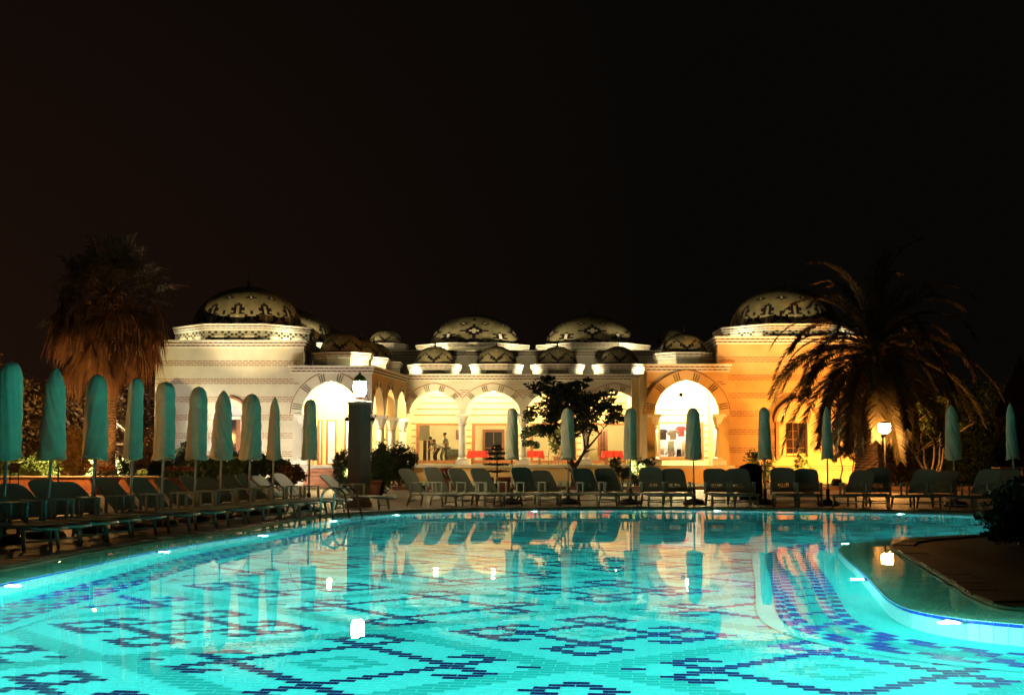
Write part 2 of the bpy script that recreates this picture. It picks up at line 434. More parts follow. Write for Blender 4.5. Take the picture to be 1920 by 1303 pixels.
# scanline test against the border polygon, for speed
import bisect
def span(y, P):
    xs = []
    j = len(P)-1
    for i in range(len(P)):
        xi, yi = P[i]; xj, yj = P[j]
        if (yi > y) != (yj > y): xs.append((xj-xi)*(y-yi)/(yj-yi)+xi)
        j = i
    return sorted(xs)
CACHE = {}
for r in range(-150, 330):
    for u in range(-170, 150):
        if (u+r) % 2 == 0: continue
        c = Q0+EU*(u*HT)+ER*(r*HT)
        if not (-7 < c.x < 13.5 and 2.4 < c.y < 36): continue
        ky = round(c.y*50)
        if ky not in CACHE: CACHE[ky] = span(ky/50+1e-5, lim2)
        if bisect.bisect(CACHE[ky], c.x) % 2 == 0: continue
        tiles.append((c, pattern(u, r)))
def tile_vf(z=-DEPTH):
    ch = .0015
    vs = []
    for zz, g in ((z-.006,0),(z,0)):
        for sx_, sy_ in ((-1,-1),(1,-1),(1,1),(-1,1)):
            p = EU*(sx_*(hu-g))+ER*(sy_*(hr-g)); vs.append((p.x,p.y,zz))
    return vs, [(4,5,6,7),(0,1,5,4),(1,2,6,5),(2,3,7,6),(3,0,4,7)]
TV, TF = tile_vf()
vis = sorted((t for t in tiles if t[0].y > 8.35 and abs(t[0].x/t[0].y) < .37), key=lambda t: t[0].y)
pick = set(id(t[0]) for t in vis[:300])
tmesh = {}
for k in ('tl','tm','tn'):
    me = bpy.data.meshes.new('floor_tile'); me.from_pydata(TV, [], TF); me.materials.append(M[k]); tmesh[k] = me
tmb = {k: MB() for k in ('tl','tm','tn')}
for c, k in tiles:
    if id(c) in pick: link('floor_tile', tmesh[k], pool_floor, (c.x,c.y,rnd.uniform(-.0006,.0006)))
    else:
        b = tmb[k]; n0 = len(b.v); dz = rnd.uniform(-.0006,.0006)
        b.v += [(x+c.x,y+c.y,z+dz) for x,y,z in TV]; b.f += [tuple(i+n0 for i in f) for f in TF]; b.m += [0]*5; b.sm += [False]*5
for k, nm in (('tl','pale_floor_tiles'),('tm','turquoise_floor_tiles'),('tn','navy_floor_tiles')): tag(tmb[k].build(nm, M[k], pool_floor), kind='stuff')
# underwater lamps in the wall
PL = emis('pool_lamp_glass', (.75,1,.97), 40.0)
POOLCOL = (.62,1.0,.93); POOLP = 950.0
def wall_at(px, py):
    best = None
    for i in range(len(INC)):
        p = INC[i]; dz = -.2
        X = 960+FPX*p.x/p.y; Yp = 862+FPX*(HC+.1)/p.y
        d = (X-px)**2+((Yp-py)*1.5)**2
        if best is None or d < best[0]: best = (d, i)
    return best[1]
lamps_px = [(15,1090),(298,1038),(485,1006),(617,983),(740,967),(1003,958),(1343,957),(1690,963),(1600,1037),(1645,1083),(1778,1165)]
spots_i = [(wall_at(*p), True) for p in lamps_px]
for tgt in ((-6,5),(-2,2.6),(4,2.8),(9.6,7),(7.5,11),(12.6,26),(8.6,22.5),(10.6,29.8)):
    spots_i.append((min(range(len(INC)), key=lambda i: (INC[i]-Vector(tgt)).length), False))
for q, (i, vis_) in enumerate(spots_i):
    p = INC[i]; d = (INC[(i+3) % len(INC)]-INC[i-3]).normalized(); nr = Vector((d.y,-d.x)); zc = -.42
    rz = math.atan2(nr.y, nr.x)
    lb_ = ['pool lamp glowing at the near left end of the left wall','underwater lamp in the left wall below the second parasol','underwater lamp in the left wall before the fifth parasol',
           'underwater lamp just left of the steel ladder','underwater lamp in the far corner right of the ladder','underwater lamp in the far wall before the dark leafy tree',
           'underwater lamp in the far wall before two upright front-facing loungers','underwater lamp in the far wall before the globe lamp on its post','pool lamp at the tip of the curved terrace','pool lamp halfway along the slanting terrace wall',
           'largest bright pool lamp, under the blue tile row of the right terrace'][q] if q < 11 else None
    t = empty('pool_lamp', (p.x,p.y,zc), rz, lb_ or ('underwater lamp in the near left wall by the viewer','underwater lamp in the near wall left of the viewer','underwater lamp in the near wall right of the viewer','underwater lamp in the near right bay of the pool','underwater lamp under the terrace front beyond the right edge','underwater lamp at the far right end of the pool','underwater lamp behind the terrace bush','underwater lamp in the far wall near the right end')[q-11], 'pool lamp', 'underwater lamps round the pool')
    b = MB(); b.M = Matrix.Rotation(math.pi/2, 4, 'Y'); b.lathe([(.125,.0),(.125,.03),(.10,.045),(.10,.02)], 20); b.build('housing', M['metal'], t)
    b = MB(); b.M = Matrix.Rotation(math.pi/2, 4, 'Y'); b.lathe([(.098,.02),(.085,.05),(.05,.06),(.001,.064)], 18); b.build('lens', PL, t)
    point('pool_light', (p.x+nr.x*.125, p.y+nr.y*.125, zc-.02), POOLP*(.11 if p.y > 25 else .40 if p.y > 16 else 1.6), POOLCOL, .05)
# ------------------------------------------------------------------ THE BUILDING
VZ = 1.0                                          # veranda floor height
YW, YA = 64.4, 72.5
pav = empty('domed_pavilion', (0,YA,0), 0, 'long floodlit pavilion with tiled domes, round arches and striped brick bands', 'building')
PV = Matrix.Translation((0,-YA,0))                # parts are given in world metres, stored relative to the pavilion
class PB(MB):
    def __init__(s, T=None):
        super().__init__(); s.M = PV @ (T or Matrix())
    def T(s, T): s.M = PV @ T; return s
def place(x0, y0, x1, y1):                        # local frame: x along the wall, -y outward
    d = Vector((x1-x0,y1-y0)); return Matrix.Translation((x0,y0,0)) @ Matrix.Rotation(math.atan2(d.y,d.x), 4, 'Z'), d.length
AC = .18
MD = mat('drum_tile', (.36,.36,.27), .5, .12, 3)
def arch(t):
    r = 1+AC; return math.sqrt(max(r*r-(abs(t)+AC)**2, 0))/math.sqrt(r*r-AC*AC)
def arch_wall(mb, x0, x1, ops, ztop, th, base):
    xs = {x0, x1}
    for xc, wd, zs, rise in ops:
        for k in range(25): xs.add(round(xc-wd*math.cos(math.pi*k/24), 5))
    xs = sorted(xs)
    def low(x, side):
        for xc, wd, zs, rise in ops:
            if xc-wd-1e-4 <= x <= xc+wd+1e-4 and xc-wd < x+side*1e-3 < xc+wd: return zs+rise*arch((x-xc)/wd)
        return base
    for a, b in zip(xs, xs[1:]):
        if b-a < 1e-4: continue
        la, lb_ = low(a, 1), low(b, -1)
        mb.add([(a,0,la),(b,0,lb_),(b,0,ztop),(a,0,ztop),(a,th,la),(b,th,lb_),(b,th,ztop),(a,th,ztop)],
               [(0,1,2,3),(5,4,7,6),(4,5,1,0),(3,2,6,7)])
    for xc, wd, zs, rise in ops:
        for s in (-1,1):
            x = xc+s*wd
            if zs > base+.01: mb.add([(x,0,base),(x,th,base),(x,th,zs),(x,0,zs)], [(0,1,2,3) if s < 0 else (3,2,1,0)])
    for x, f in ((x0,(0,3,2,1)),(x1,(0,1,2,3))): mb.add([(x,0,base),(x,th,base),(x,th,ztop),(x,0,ztop)], [f])
def arch_ring(mb, bk, xc, wd, zs, rise, bw=.5, pr=.03, lim=9.0):
    cl = lambda x: max(xc-lim, min(xc+lim, x))
    N = 28; pi_, po = [], []
    for k in range(N+1):
        t = -math.cos(math.pi*k/N); h = arch(t)
        pi_.append((xc+wd*t, zs+rise*h)); po.append((cl(xc+(wd+bw)*t), zs+(rise+bw*.9)*h))
    vs = [(x,-pr,z) for x,z in pi_]+[(x,-pr,z) for x,z in po]+[(x,0,z) for x,z in pi_]+[(x,0,z) for x,z in po]; m = N+1; fs = []
    for k in range(N): fs += [(k,k+1,m+k+1,m+k),(m+k,m+k+1,3*m+k+1,3*m+k),(2*m+k,2*m+k+1,k+1,k)]
    mb.add(vs, fs)
    # thin dark outline outside the ring
    for k in range(N):
        (x,z),(x2,z2) = po[k], po[k+1]; f = (bw+.05)/bw
        q = lambda p: (cl(xc+(p[0]-xc)*(1+.045/(wd+bw)*1.0)), zs+(p[1]-zs)*(1+.05/(rise+bw)))
        a, b = q(po[k]), q(po[k+1])
        if abs(x-xc) >= lim-.01 and abs(x2-xc) >= lim-.01: continue
        bk.add([(x,-pr+.004,z),(x2,-pr+.004,z2),(b[0],-pr+.004,b[1]),(a[0],-pr+.004,a[1])], [(0,1,2,3)])
    for ang in (12,45,75,105,135,168):
        for dk in (-3.8,0,3.8):
            t = -math.cos(R(ang+dk*.95)); h = arch(t)
            a = Vector((xc+(wd+.05)*t, zs+(rise+.05)*h)); b = Vector((xc+(wd+bw-.04)*t, zs+(rise+bw*.9-.04)*h)); d = (b-a).normalized(); nn = Vector((-d.y,d.x))*.022
            if abs(b.x-xc) > lim: continue
            p = [a-nn,a+nn,b+nn,b-nn]
            bk.add([(v.x,-pr-.012,v.y) for v in p]+[(v.x,-pr,v.y) for v in p], [(0,1,2,3),(3,2,1,0),(0,4,5,1),(1,5,6,2),(2,6,7,3),(3,7,4,0)])
def brick_rows(mb, x0, x1, z, nrow=2, skip=None, L=.235, h=.04, pitch=.275, rp=.10):
    for r in range(nrow):
        x = x0+(pitch/2 if r % 2 else 0)
        while x+L < x1:
            xm = x+L/2
            if skip is None or not skip(xm, z-r*rp): mb.box(x, x+L, -.014, .002, z-r*rp-h, z-r*rp)
            x += pitch
def cornice(T, x0, x1, z0, ext=.0):
    wm, dm = PB(T), PB(T)
    # z0 = bottom; total .36 m, stepped
    for p, a, b in ((.06,0,.07),(.10,.13,.20),(.16,.26,.36)): wm.box(x0-p*ext, x1+p*ext, -p, .05, z0+a, z0+b)
    for p, a, b, o in ((.05,.07,.13,0),(.09,.20,.26,.12)):
        wm.mat = 1; wm.box(x0, x1, -p+.03, .05, z0+a, z0+b); wm.mat = 0
        x = x0+.03+o
        while x+.15 < x1: dm.box(x, x+.15, -p, -p+.032, z0+a+.004, z0+b-.004); x += .24
    o = wm.build('cornice', [M['white'],M['band']], pav); tag(dm.build('dentil_bricks', M['dent'], o), kind='stuff')
def drum(cx, cy, ap, z0, z1):
    wm, fm, dm = PB(), PB(), PB()
    # z1 = top of its cornice
    zc = z1-.30; fm.octo(cx, cy, ap-.13, ap-.13, z0, zc)
    for p, a, b in ((-.07,0,.06),(-.03,.10,.16),(0,.21,.30)): wm.octo(cx, cy, ap+p, ap+p, zc+a, zc+b)
    for p, a, b in ((-.09,.06,.10),(-.05,.16,.21)):
        wm.mat = 1; wm.octo(cx, cy, ap+p-.03, ap+p-.03, zc+a, zc+b); wm.mat = 0
        k = 1/math.cos(math.pi/8); aa = ap+p
        side = 2*aa*math.tan(math.pi/8); nb = max(3, int(side/.24))
        old = dm.M
        for f in range(8):
            th = 2*math.pi*f/8
            dm.M = old @ Matrix.Translation((cx,cy,0)) @ Matrix.Rotation(th, 4, 'Z')
            for q in range(nb):
                y = -side/2+(q+.2)*side/nb; dm.box(aa-.032, aa, y, y+side/nb*.6, zc+a+.004, zc+b-.004)
        dm.M = old
    o = fm.build('drum', MD, pav); wm.build('cornice', [M['white'],M['band']], o); tag(dm.build('dentil_bricks', M['dent'], o), kind='stuff'); return o
def dome(cx, cy, z0, rad, h, cols, rws, pat, name='dome'):
    b = PB(); vs, fs, ms = [], [], []
    for i in range(rws+1):
        t = i/rws; a = t*math.pi/2
        rr = rad*math.cos(a)**.98 if i < rws else .02; z = h*(math.sin(a)*.94+.06*t)
        for j in range(cols):
            p = 2*math.pi*(j-.5)/cols-math.pi/2; vs.append((cx+rr*math.cos(p), cy+rr*math.sin(p), z0+z))
    for i in range(rws):
        for j in range(cols):
            b.mat = 0; k = (j+1) % cols
            fs.append((i*cols+j, i*cols+k, (i+1)*cols+k, (i+1)*cols+j)); ms.append(pat(i, j))
    n0 = len(b.v); b.v += [tuple(b.M @ Vector(v)) for v in vs]; b.f += fs; b.m += ms; b.sm += [False]*len(fs)
    b.add([vs[rws*cols+j] for j in range(cols)], [tuple(range(cols))])
    d = b.build(name, [M['domet'],M['domed'],M['domec']], pav)
    s = PB(); s.lathe([(.09,0),(.13,.08),(.05,.16),(.09,.24),(.03,.32),(.018,.6),(.001,.78)] if rad > 2 else [(.05,0),(.07,.05),(.02,.1),(.045,.16),(.012,.22),(.001,.5)], 8, (cx,cy,z0+h-.02))
    f = s.build('finial', M['metal'] if rad > 2 else M['lead'], d)
    r = PB(); r.octo(cx, cy, rad+.10, rad+.02, z0-.04, z0+.10, 32); r.build('dome_base', M['lead'], d)
    return d
TREE = {12:(0,),11:(0,1),10:(1,),9:(1,2),8:(2,1),7:(1,),6:(1,2),5:(3,),4:(3,4),3:(4,3),2:(2,3),1:(2,),0:(2,3)}
def pat_tower(i, j):                              # 120 columns, 12 stepped trees of 10 with lozenges between
    q = j % 10; k = min(q, 10-q); k5 = abs(k-5)
    if k == 0 and i <= 4: return 2
    if i in TREE and k in TREE[i]: return 1
    if k5 == 0 and i in (16,17): return 2
    if (k5, i) in ((0,15),(0,18),(1,16),(1,17),(2,16)): return 1
    if k5 == 0 and i in (6,7): return 1
    if k == 0 and i in (21,22): return 1
    return 0
def pat_big(i, j):                                # 80 columns: stars and lozenges with cream hearts, crosses above, steps at the foot
    q = j % 16; k = min(q, 16-q); a = abs(i-7)
    if k+a <= 1: return 2
    if k+a == 2 or (k+a == 3 and k and a) or (k, a) in ((0,4),(0,3),(3,0),(4,0)): return 1
    if (i, k) in ((0,3),(1,2),(2,1),(1,4),(2,0)): return 1
    k2 = abs(k-8); a = abs(i-4)
    if k2 == 0 and a <= 1: return 2
    if (k2 == 1 and a <= 1) or (k2 == 0 and a == 2) or (k2 == 2 and a == 1): return 1
    k3 = abs(k-4)
    if k3 == 0 and i == 12: return 2
    if k3+abs(i-12) == 1: return 1
    if (i, k) in ((15,0),(16,0),(15,8)): return 1
    return 0
def pat_small(i, j):                              # 48 columns: dotted chevrons near the foot
    q = j % 8; k = min(q, 8-q)
    if i == 2+k and (j+i) % 2 == 0: return 1
    if i == 1+k and k < 3 and (j+i) % 2: return 1
    if i == 8 and k == 0: return 2
    return 0
def big_dome(cx, cy, zb, zt): return dome(cx, cy, zb, 2.74, zt-zb, 120 if abs(cx) > 9 else 80, 36 if abs(cx) > 9 else 28, pat_tower if abs(cx) > 9 else pat_big)
def small_dome(cx, cy, z0=5.55, z1=6.40, rad=1.12, h=1.05):
    drum(cx, cy, 1.48, z0, z1); return dome(cx, cy, z1, rad, h, 48, 16, pat_small)
def column(x, y, zs, r=.20, mats='white'):
    b = PB(); b.M = b.M @ Matrix.Translation((x,y,0))
    b.lathe([(r*1.02,VZ+.38),(r,VZ+.6),(r*.93,zs-.62)], 18); c = b.build('column', M[mats], pav)
    b = PB(); b.M = b.M @ Matrix.Translation((x,y,0)); b.box(-r*1.75,r*1.75,-r*1.75,r*1.75,VZ+.002,VZ+.24); b.lathe([(r*1.5,VZ+.24),(r*1.55,VZ+.29),(r*1.3,VZ+.33),(r*1.12,VZ+.385)], 18)
    b.build('base', M[mats], c)
    b = PB(); b.M = b.M @ Matrix.Translation((x,y,0)); b.lathe([(r*.93,zs-.63),(r*1.12,zs-.60),(r*1.05,zs-.55)], 18); b.octo(0,0,r*.95,r*1.65,zs-.55,zs-.14, 8); b.box(-r*1.75,r*1.75,-r*1.75,r*1.75,zs-.14,zs)
    b.build('capital', M[mats], c)
    return c
# --- towers and lower wings
def brick_band(mb, name='brick_band'): tag(mb.build(name, M['brick'], pav), kind='stuff')
TZ = SZ(652, 64.9)                                # tower wall top below the cornice
LZ = SZ(700, YW)
for side, (tx0, tx1, lx0, lx1, cm) in (('L', (SX(290,64.9), SX(567,64.9), SX(549,YW), SX(697,YW), 'cream')), ('R', (SX(1347,64.9), SX(1622,64.9), SX(1213,YW), SX(1366,YW), 'ochre'))):
    zt = TZ if side == 'L' else SZ(645, 64.9); lz = LZ if side == 'L' else SZ(697, YW)
    wcx = SX(432,64.9) if side == 'L' else SX(1491,64.9)
    ww, wz0, wz1 = (.50, 1.55, 3.3) if side == 'L' else (.52, 1.55, 3.0)
    # tower front wall with its window opening
    T, L = place(tx0, 64.9, tx1, 64.9); b = PB(T); xw = wcx-tx0
    for a, c, z0, z1 in ((0,xw-ww,0,zt),(xw+ww,L,0,zt),(xw-ww,xw+ww,0,wz0),(xw-ww,xw+ww,wz1,zt)): b.box(a, c, 0, .4, z0, z1)
    b.T(Matrix()); b.box(tx0, tx0+.4, 65.3, 94 if side == 'L' else 72.2, 0, zt); b.box(tx1-.4, tx1, 65.3, 94 if side == 'L' else 72.2, 0, zt)
    b.box(tx0+.4, tx1-.4, 65.3, 94 if side == 'L' else 72.2, zt-.3, zt); b.build('wing_wall', M[cm], pav)
    bb = PB(T); ring_r = ww+.42
    for q in range(7):
        z = zt-.62-q*.86
        sk = lambda x, zz: abs(x-xw) < ww+.36 and 1.3 < zz < (3.9 if side == 'L' else 4.1)
        if z > .3: brick_rows(bb, .05, L-.05, z, 3 if side == 'L' else 3, sk)
    brick_band(bb)
    cornice(T, 0, L, zt, 1)
    for xa, ya, xb, yb in ((tx0,76 if side == 'L' else 72,tx0,64.9),(tx1,64.9,tx1,76 if side == 'L' else 72)):
        T2, L2 = place(xa,ya,xb,yb); cornice(T2, 0, L2, zt-.003, 0)
    # octagonal drums with tiled faces, domes
    zd0, zd1 = zt+.30, SZ(607.5, 65.2)
    for q, (cx, cy_) in enumerate([(-13.3,68.4),(-12.9,78.3),(-12.7,87.5)] if side == 'L' else [(13.72,68.4)]):
        drum_ = drum(cx, cy_, 3.43, zd0, zd1)
        # stepped dark and cream tiles on the drum faces
        for f in range(8):
            th = 2*math.pi*f/8; t = PB(Matrix.Translation((cx,cy_,0)) @ Matrix.Rotation(th, 4, 'Z'))
            if math.sin(th) > .1: continue
            for y0 in (-.72,.72):
                for k, z in ((2,0),(3,1),(2,2),(1,3),(3,3),(4,2)):
                    for s in (-1,1):
                        t.mat = 0; yy = y0+s*k*.155; zz = zd0+.10+z*.105
                        if abs(yy) < 1.3: t.box(3.29, 3.306, yy-.07, yy+.07, zz, zz+.095)
                t.mat = 1; t.box(3.29, 3.307, y0-.22, y0+.22, zd0+.18, zd0+.29)
            tag(t.build('drum_tiles', [M['domed'],M['domec']], drum_), kind='stuff')
        big_dome(cx, cy_, zd1-.02, SZ(538.5, 68.4))
    # lower block with the big arch
    T, L = place(lx0, YW, lx1, YW); b = PB(T)
    xc = (SX(620,YW) if side == 'L' else SX(1287,YW))-lx0; aw = 1.36 if side == 'L' else 1.5
    zs = SZ(776, YW); rise = SZ(714.5 if side == 'L' else 713, YW)-zs
    arch_wall(b, 0, L, [(xc,aw,zs,rise)], lz, .45, VZ-.02); b.box(0, xc-aw, 0, .45, 0, VZ-.02); b.box(xc+aw, L, 0, .45, 0, VZ-.02); b.box(xc-aw, xc+aw, .02, .45, 0, VZ-.14)
    b.T(Matrix())
    # side wall and roof of the lower block
    if side == 'L': b.box(lx0, lx0+.4, YW+.45, 64.9, 0, lz)
    else: b.box(lx0, lx0+.4, YW+.45, 76.4, 0, lz); b.box(lx1-.4, lx1, YW+.45, 64.9, 0, lz)
    b.build('wing_wall', M[cm], pav)
    rf = PB(); rf.box(lx0+.05, lx1-.05, YW+.45, 76, lz-.2, lz-.02) if side == 'R' else rf.add([(lx0+.05,YW+.45,lz-.02),(lx1-.06,YW+.45,lz-.02),(-5.65,72.6,lz-.02),(-5.65,76.5,lz-.02),(lx0+.05,76.5,lz-.02)], [(0,1,2,3,4),(4,3,2,1,0)])
    rf.build('roof', M['cream'], pav)
    rg, bk = PB(T), PB(T); arch_ring(rg, bk, xc, aw, zs, rise, .52, .03 if side == 'L' else .16); rg.build('arch_ring', M[cm], pav); brick_band(bk, 'arch_bricks')
    bb = PB(T)
    for q in range(5):
        z = (lz-.46 if q == 0 else lz-.46-q*.86)
        sk = lambda x, zz: ((x-xc)/(aw+.62))**2+((max(zz-zs,0))/(rise+.58))**2 < 1
        if z > VZ: brick_rows(bb, .04, L-.04, z, 2, sk)
    brick_band(bb)
    cornice(T, -.08 if side == 'L' else 0, L, lz, 1)
    for xx in (lx0+xc-aw-.02, lx0+xc+aw+.02): column(xx, YW+.2, zs, .185, 'white')
    small_dome(SX(641,66.6) if side == 'L' else SX(1284,66.6), 66.6, lz+.3)
    if side == 'L':
        small_dome(-7.75, 69.6, lz+.1, 6.4, 1.05); small_dome(-7.35, 72.4, lz+.1, 6.4, 1.05)
        small_dome(-7.9, 75.3, lz+.1, 6.4, 1.0)
# --- the slanting inner wall with three arches
IX0, IX1 = SX(697,YW), SX(762,YA)
T, L = place(IX0, YW+.02, IX1, YA); zs = SZ(776, YW); bay = L/3
b = PB(T); ops = [(bay*(k+.5), bay*.5-.2, zs, 1.38) for k in range(3)]
arch_wall(b, 0, L, ops, LZ, .35, zs); b.build('gallery_wall', M['ochre'], pav)
rg, bk = PB(T), PB(T)
for o in ops: arch_ring(rg, bk, *o, .30, .03, bay/2-.002)
rg.build('arch_ring', M['cream'], pav); brick_band(bk, 'arch_bricks')
cornice(T, .06, L-.1, LZ-.003, 0)
for k in range(4):
    p = T @ Vector((min(max(bay*k,.12),L-.02),.18,0)); column(p.x, p.y, zs, .19)
# --- the arcade
AZ = SZ(714, YA); cols_px = [762,867,981,1097,1213]; cx_ = [SX(p,YA) for p in cols_px]; zsA = SZ(775, YA); riseA = SZ(733, YA)-zsA
T, L = place(cx_[0], YA, cx_[-1]-.25, YA); b = PB(T)
opsA = [((a+c)/2-cx_[0], (c-a)/2-.17, zsA, riseA) for a, c in zip(cx_, cx_[1:])]
opsA[-1] = (opsA[-1][0]-.06, opsA[-1][1]-.10, zsA, riseA)
arch_wall(b, 0, L, opsA, AZ, .4, zsA); b.build('arcade_wall', M['cream'], pav)
rg, bk = PB(T), PB(T)
for o, (a, c) in zip(opsA, zip(cx_, cx_[1:])): arch_ring(rg, bk, *o, .44, .03, (c-a)/2-.004)
rg.build('arch_ring', M['cream'], pav); brick_band(bk, 'arch_bricks')
bb = PB(T)
sk = lambda x, zz: any(((x-o[0])/(o[1]+.52))**2+(max(zz-zsA,0)/(riseA+.5))**2 < 1 for o in opsA)
brick_rows(bb, .05, L, AZ-.48, 3, sk, rp=.09); brick_rows(bb, .05, L, zsA+.42, 2, sk)
brick_band(bb)
cornice(T, 0, L+.2, AZ, 0)
for x in cx_[1:4]: column(x, YA+.2, zsA, .20)
rf = PB(); rf.box(cx_[0]-.1, cx_[-1], YA+.4, 78, AZ+.02, AZ+.14); rf.build('roof', M['cream'], pav)
vl = PB(); 
for k, (a, c) in enumerate(zip(cx_, cx_[1:])): pass
vl.box(cx_[0], cx_[-1], YA+.4, 76.5, AZ-.35, AZ-.25); vl.build('ceiling', M['plaster'], pav)
for px in (815,931,1045,1160): small_dome(SX(px,74.6), 74.6, AZ+.14)
# --- the hall behind, with the two great domes and two small ones at the back
HZ = SZ(668, 78.2)
h = PB(); h.box(-7.0, 10.4, 78.1, 97, AZ-.3, HZ); h.box(-11, -6.3, 85.5, 93, 0, 7.9); h.box(8.6, 13, 85.5, 93, 0, 7.9); h.build('hall_wall', M['cream'], pav)
T, L = place(-7.0, 78.1, 10.4, 78.1); cornice(T, 0, L, HZ-.02, 1)
zg = SZ(642, 79.6)
for px in (887,1110):
    drum(SX(px,83), 83, 3.43, HZ+.2, zg); big_dome(SX(px,83)+ (.12 if px < 900 else -.1), 83, zg-.02, SZ(590.5, 83))
zsd = SZ(643, 86.6)
for px in (724,1264): small_dome(SX(px,88), 88, 7.8, zsd, 1.15, 1.0)
# --- veranda floor, plinth, steps
v = PB(); v.box(cx_[0]-.3, SX(1372,YW), YA-.5, 76.5, VZ-.15, VZ)
v.add([(IX0+.2,YW-.3,VZ),(IX0+.2,YW-.3,VZ-.15),(cx_[0]-.3,YA-.5,VZ-.15),(cx_[0]-.3,YA-.5,VZ)], [(0,1,2,3)])
v.add([(-10.4,YW-.25,VZ),(IX0+.25,YW-.25,VZ),(cx_[0]+.4,YA-.2,VZ),(cx_[0]+.4,76.5,VZ),(-10.4,76.5,VZ)], [(0,1,2,3,4)])
v.box(-10.36, IX0+.25, YW-.28, YW+.02, VZ-.16, VZ-.004)
v.box(6.2, 10.45, YW-.28, 76.5, VZ-.16, VZ-.004)
v.build('veranda_floor', M['floorst'], pav)
p = PB(); p.box(6.3, 10.4, YW-.2, YW-.01, 0, VZ-.162); p.build('plinth', M['ochre'], pav); p = PB(); p.box(cx_[0]-.2, 6.4, YA-.38, YA+.3, 0, VZ-.152); p.build('plinth', M['ochre'], pav); p = PB(); p.add([(IX0+.1,YW-.1,0),(cx_[0]-.2,YA-.38,0),(cx_[0]-.2,YA-.38,VZ-.152),(IX0+.1,YW-.1,VZ-.152)], [(0,1,2,3),(3,2,1,0)]); p.build('plinth', M['ochre'], pav)
for q in range(5):
    s = PB(); s.bbox(SX(572,63), SX(650,63), YW-.30-.32*(5-q), YW-.30-.32*(4-q)-.004, 0, VZ-.17-.17*(4-q) if q < 4 else VZ-.17, .012); s.build('step', M['terra'], pav)
# --- back wall of the arcade: windows, brick lines, quoins
BW = PB(); wins = []
for k, (a, c) in enumerate(zip(cx_, cx_[1:])):
    m_ = (a+c)/2+(.06 if k < 3 else -.1); wins.append((m_-1.28, m_+1.28))
z0, z1 = VZ+.10, SZ(793, 76.5)
x = -7.5
for a, c in wins:
    BW.box(x, a, 76.5, 76.8, 0, AZ); BW.box(a, c, 76.5, 76.8, 0, z0); BW.box(a, c, 76.5, 76.8, z1, AZ); x = c
BW.box(x, 8.0, 76.5, 76.8, 0, AZ); BW.build('inner_wall', M['plaster'], pav)
def window(a, c, y, z0, z1, fw=.16, m='wood', mull=()):
    f = PB(); f.box(a, a+fw, y-.05, y+.12, z0, z1); f.box(c-fw, c, y-.05, y+.12, z0, z1); f.box(a+fw, c-fw, y-.05, y+.12, z1-fw*.8, z1); f.box(a+fw, c-fw, y-.05, y+.12, z0, z0+fw*.8)
    for mxx in mull: f.box(mxx-.03, mxx+.03, y-.03, y+.10, z0+fw*.8, z1-fw*.8)
    o = f.build('window', M[m], pav)
    g = PB(); g.box(a+fw, c-fw, y+.03, y+.042, z0+fw*.8, z1-fw*.8); g.build('pane', M['pane'], o); return o
st = PB()
for k, (a, c) in enumerate(wins):
    window(a, c, 76.5, z0, z1)
    m_ = (a+c)/2
    for q, (py, hw) in enumerate(((778,1.42),(767,1.28),(756,1.05),(745,.62))):
        z = SZ(py, 76.5); st.box(m_-hw, m_+hw, 76.47, 76.502, z-.04, z+.04)
    for q in range(6):
        for xx in (a-.16, c+.16): st.box(xx-.12, xx+.12, 76.475, 76.502, VZ+.45+q*.36, VZ+.50+q*.36)
tag(st.build('brick_lines', M['brick'], pav), kind='stuff')
# room behind the arcade windows
rm = PB(); rm.box(-7.4, 8, 82.0, 82.2, 0, AZ); rm.box(-7.5, -7.3, 76.8, 82, 0, AZ); rm.box(7.9, 8.1, 76.8, 82, 0, AZ); rm.box(-7.4, 8, 76.8, 82, 4.25, 4.4); rm.build('room_wall', M['plaster'], pav)
rm = PB(); rm.box(-7.4, 8, 76.8, 82.2, VZ-.1, VZ-.01); rm.build('room_floor', M['floorst'], pav)
def framed(x0, x1, y, z0, z1, mf, mp, nm='door', mull=True):
    f = PB(); t = .16
    f.box(x0, x0+t, y-.1, y, z0, z1); f.box(x1-t, x1, y-.1, y, z0, z1); f.box(x0+t, x1-t, y-.1, y, z1-t, z1)
    if mull: f.box((x0+x1)/2-.025, (x0+x1)/2+.025, y-.09, y-.02, z0, z1-t); f.box(x0+t, x1-t, y-.085, y-.02, z0+(z1-z0)*.45, z0+(z1-z0)*.45+.05)
    o = f.build(nm, M[mf], pav); g = PB(); g.box(x0+t, x1-t, y-.03, y-.005, z0, z1-t); g.build('panel', M[mp], o); return o
framed(SX(905,82), SX(946,82), 82, VZ, SZ(805,82), 'wood', 'black')
framed(SX(1120,80), SX(1139,80), 80, VZ, SZ(804,80), 'wood', 'dwood')
framed(SX(855,82), SX(868,82), 82, SZ(824,82), SZ(806,82), 'wood', 'dwood', 'picture', False)
cu = PB(); cu.box(SX(783,79), SX(806,79), 79, 79.06, SZ(826,79), 4.2); cu.build('curtain', M['wcloth'], pav)
cu = PB(); cu.box(SX(794,78.8), SX(800,78.8), 78.7, 79.0, VZ, SZ(826,79)); cu.box(SX(803,78.8), SX(807,78.8), 78.7, 79.0, VZ, SZ(826,79)); cu.build('screen', M['dwood'], pav)
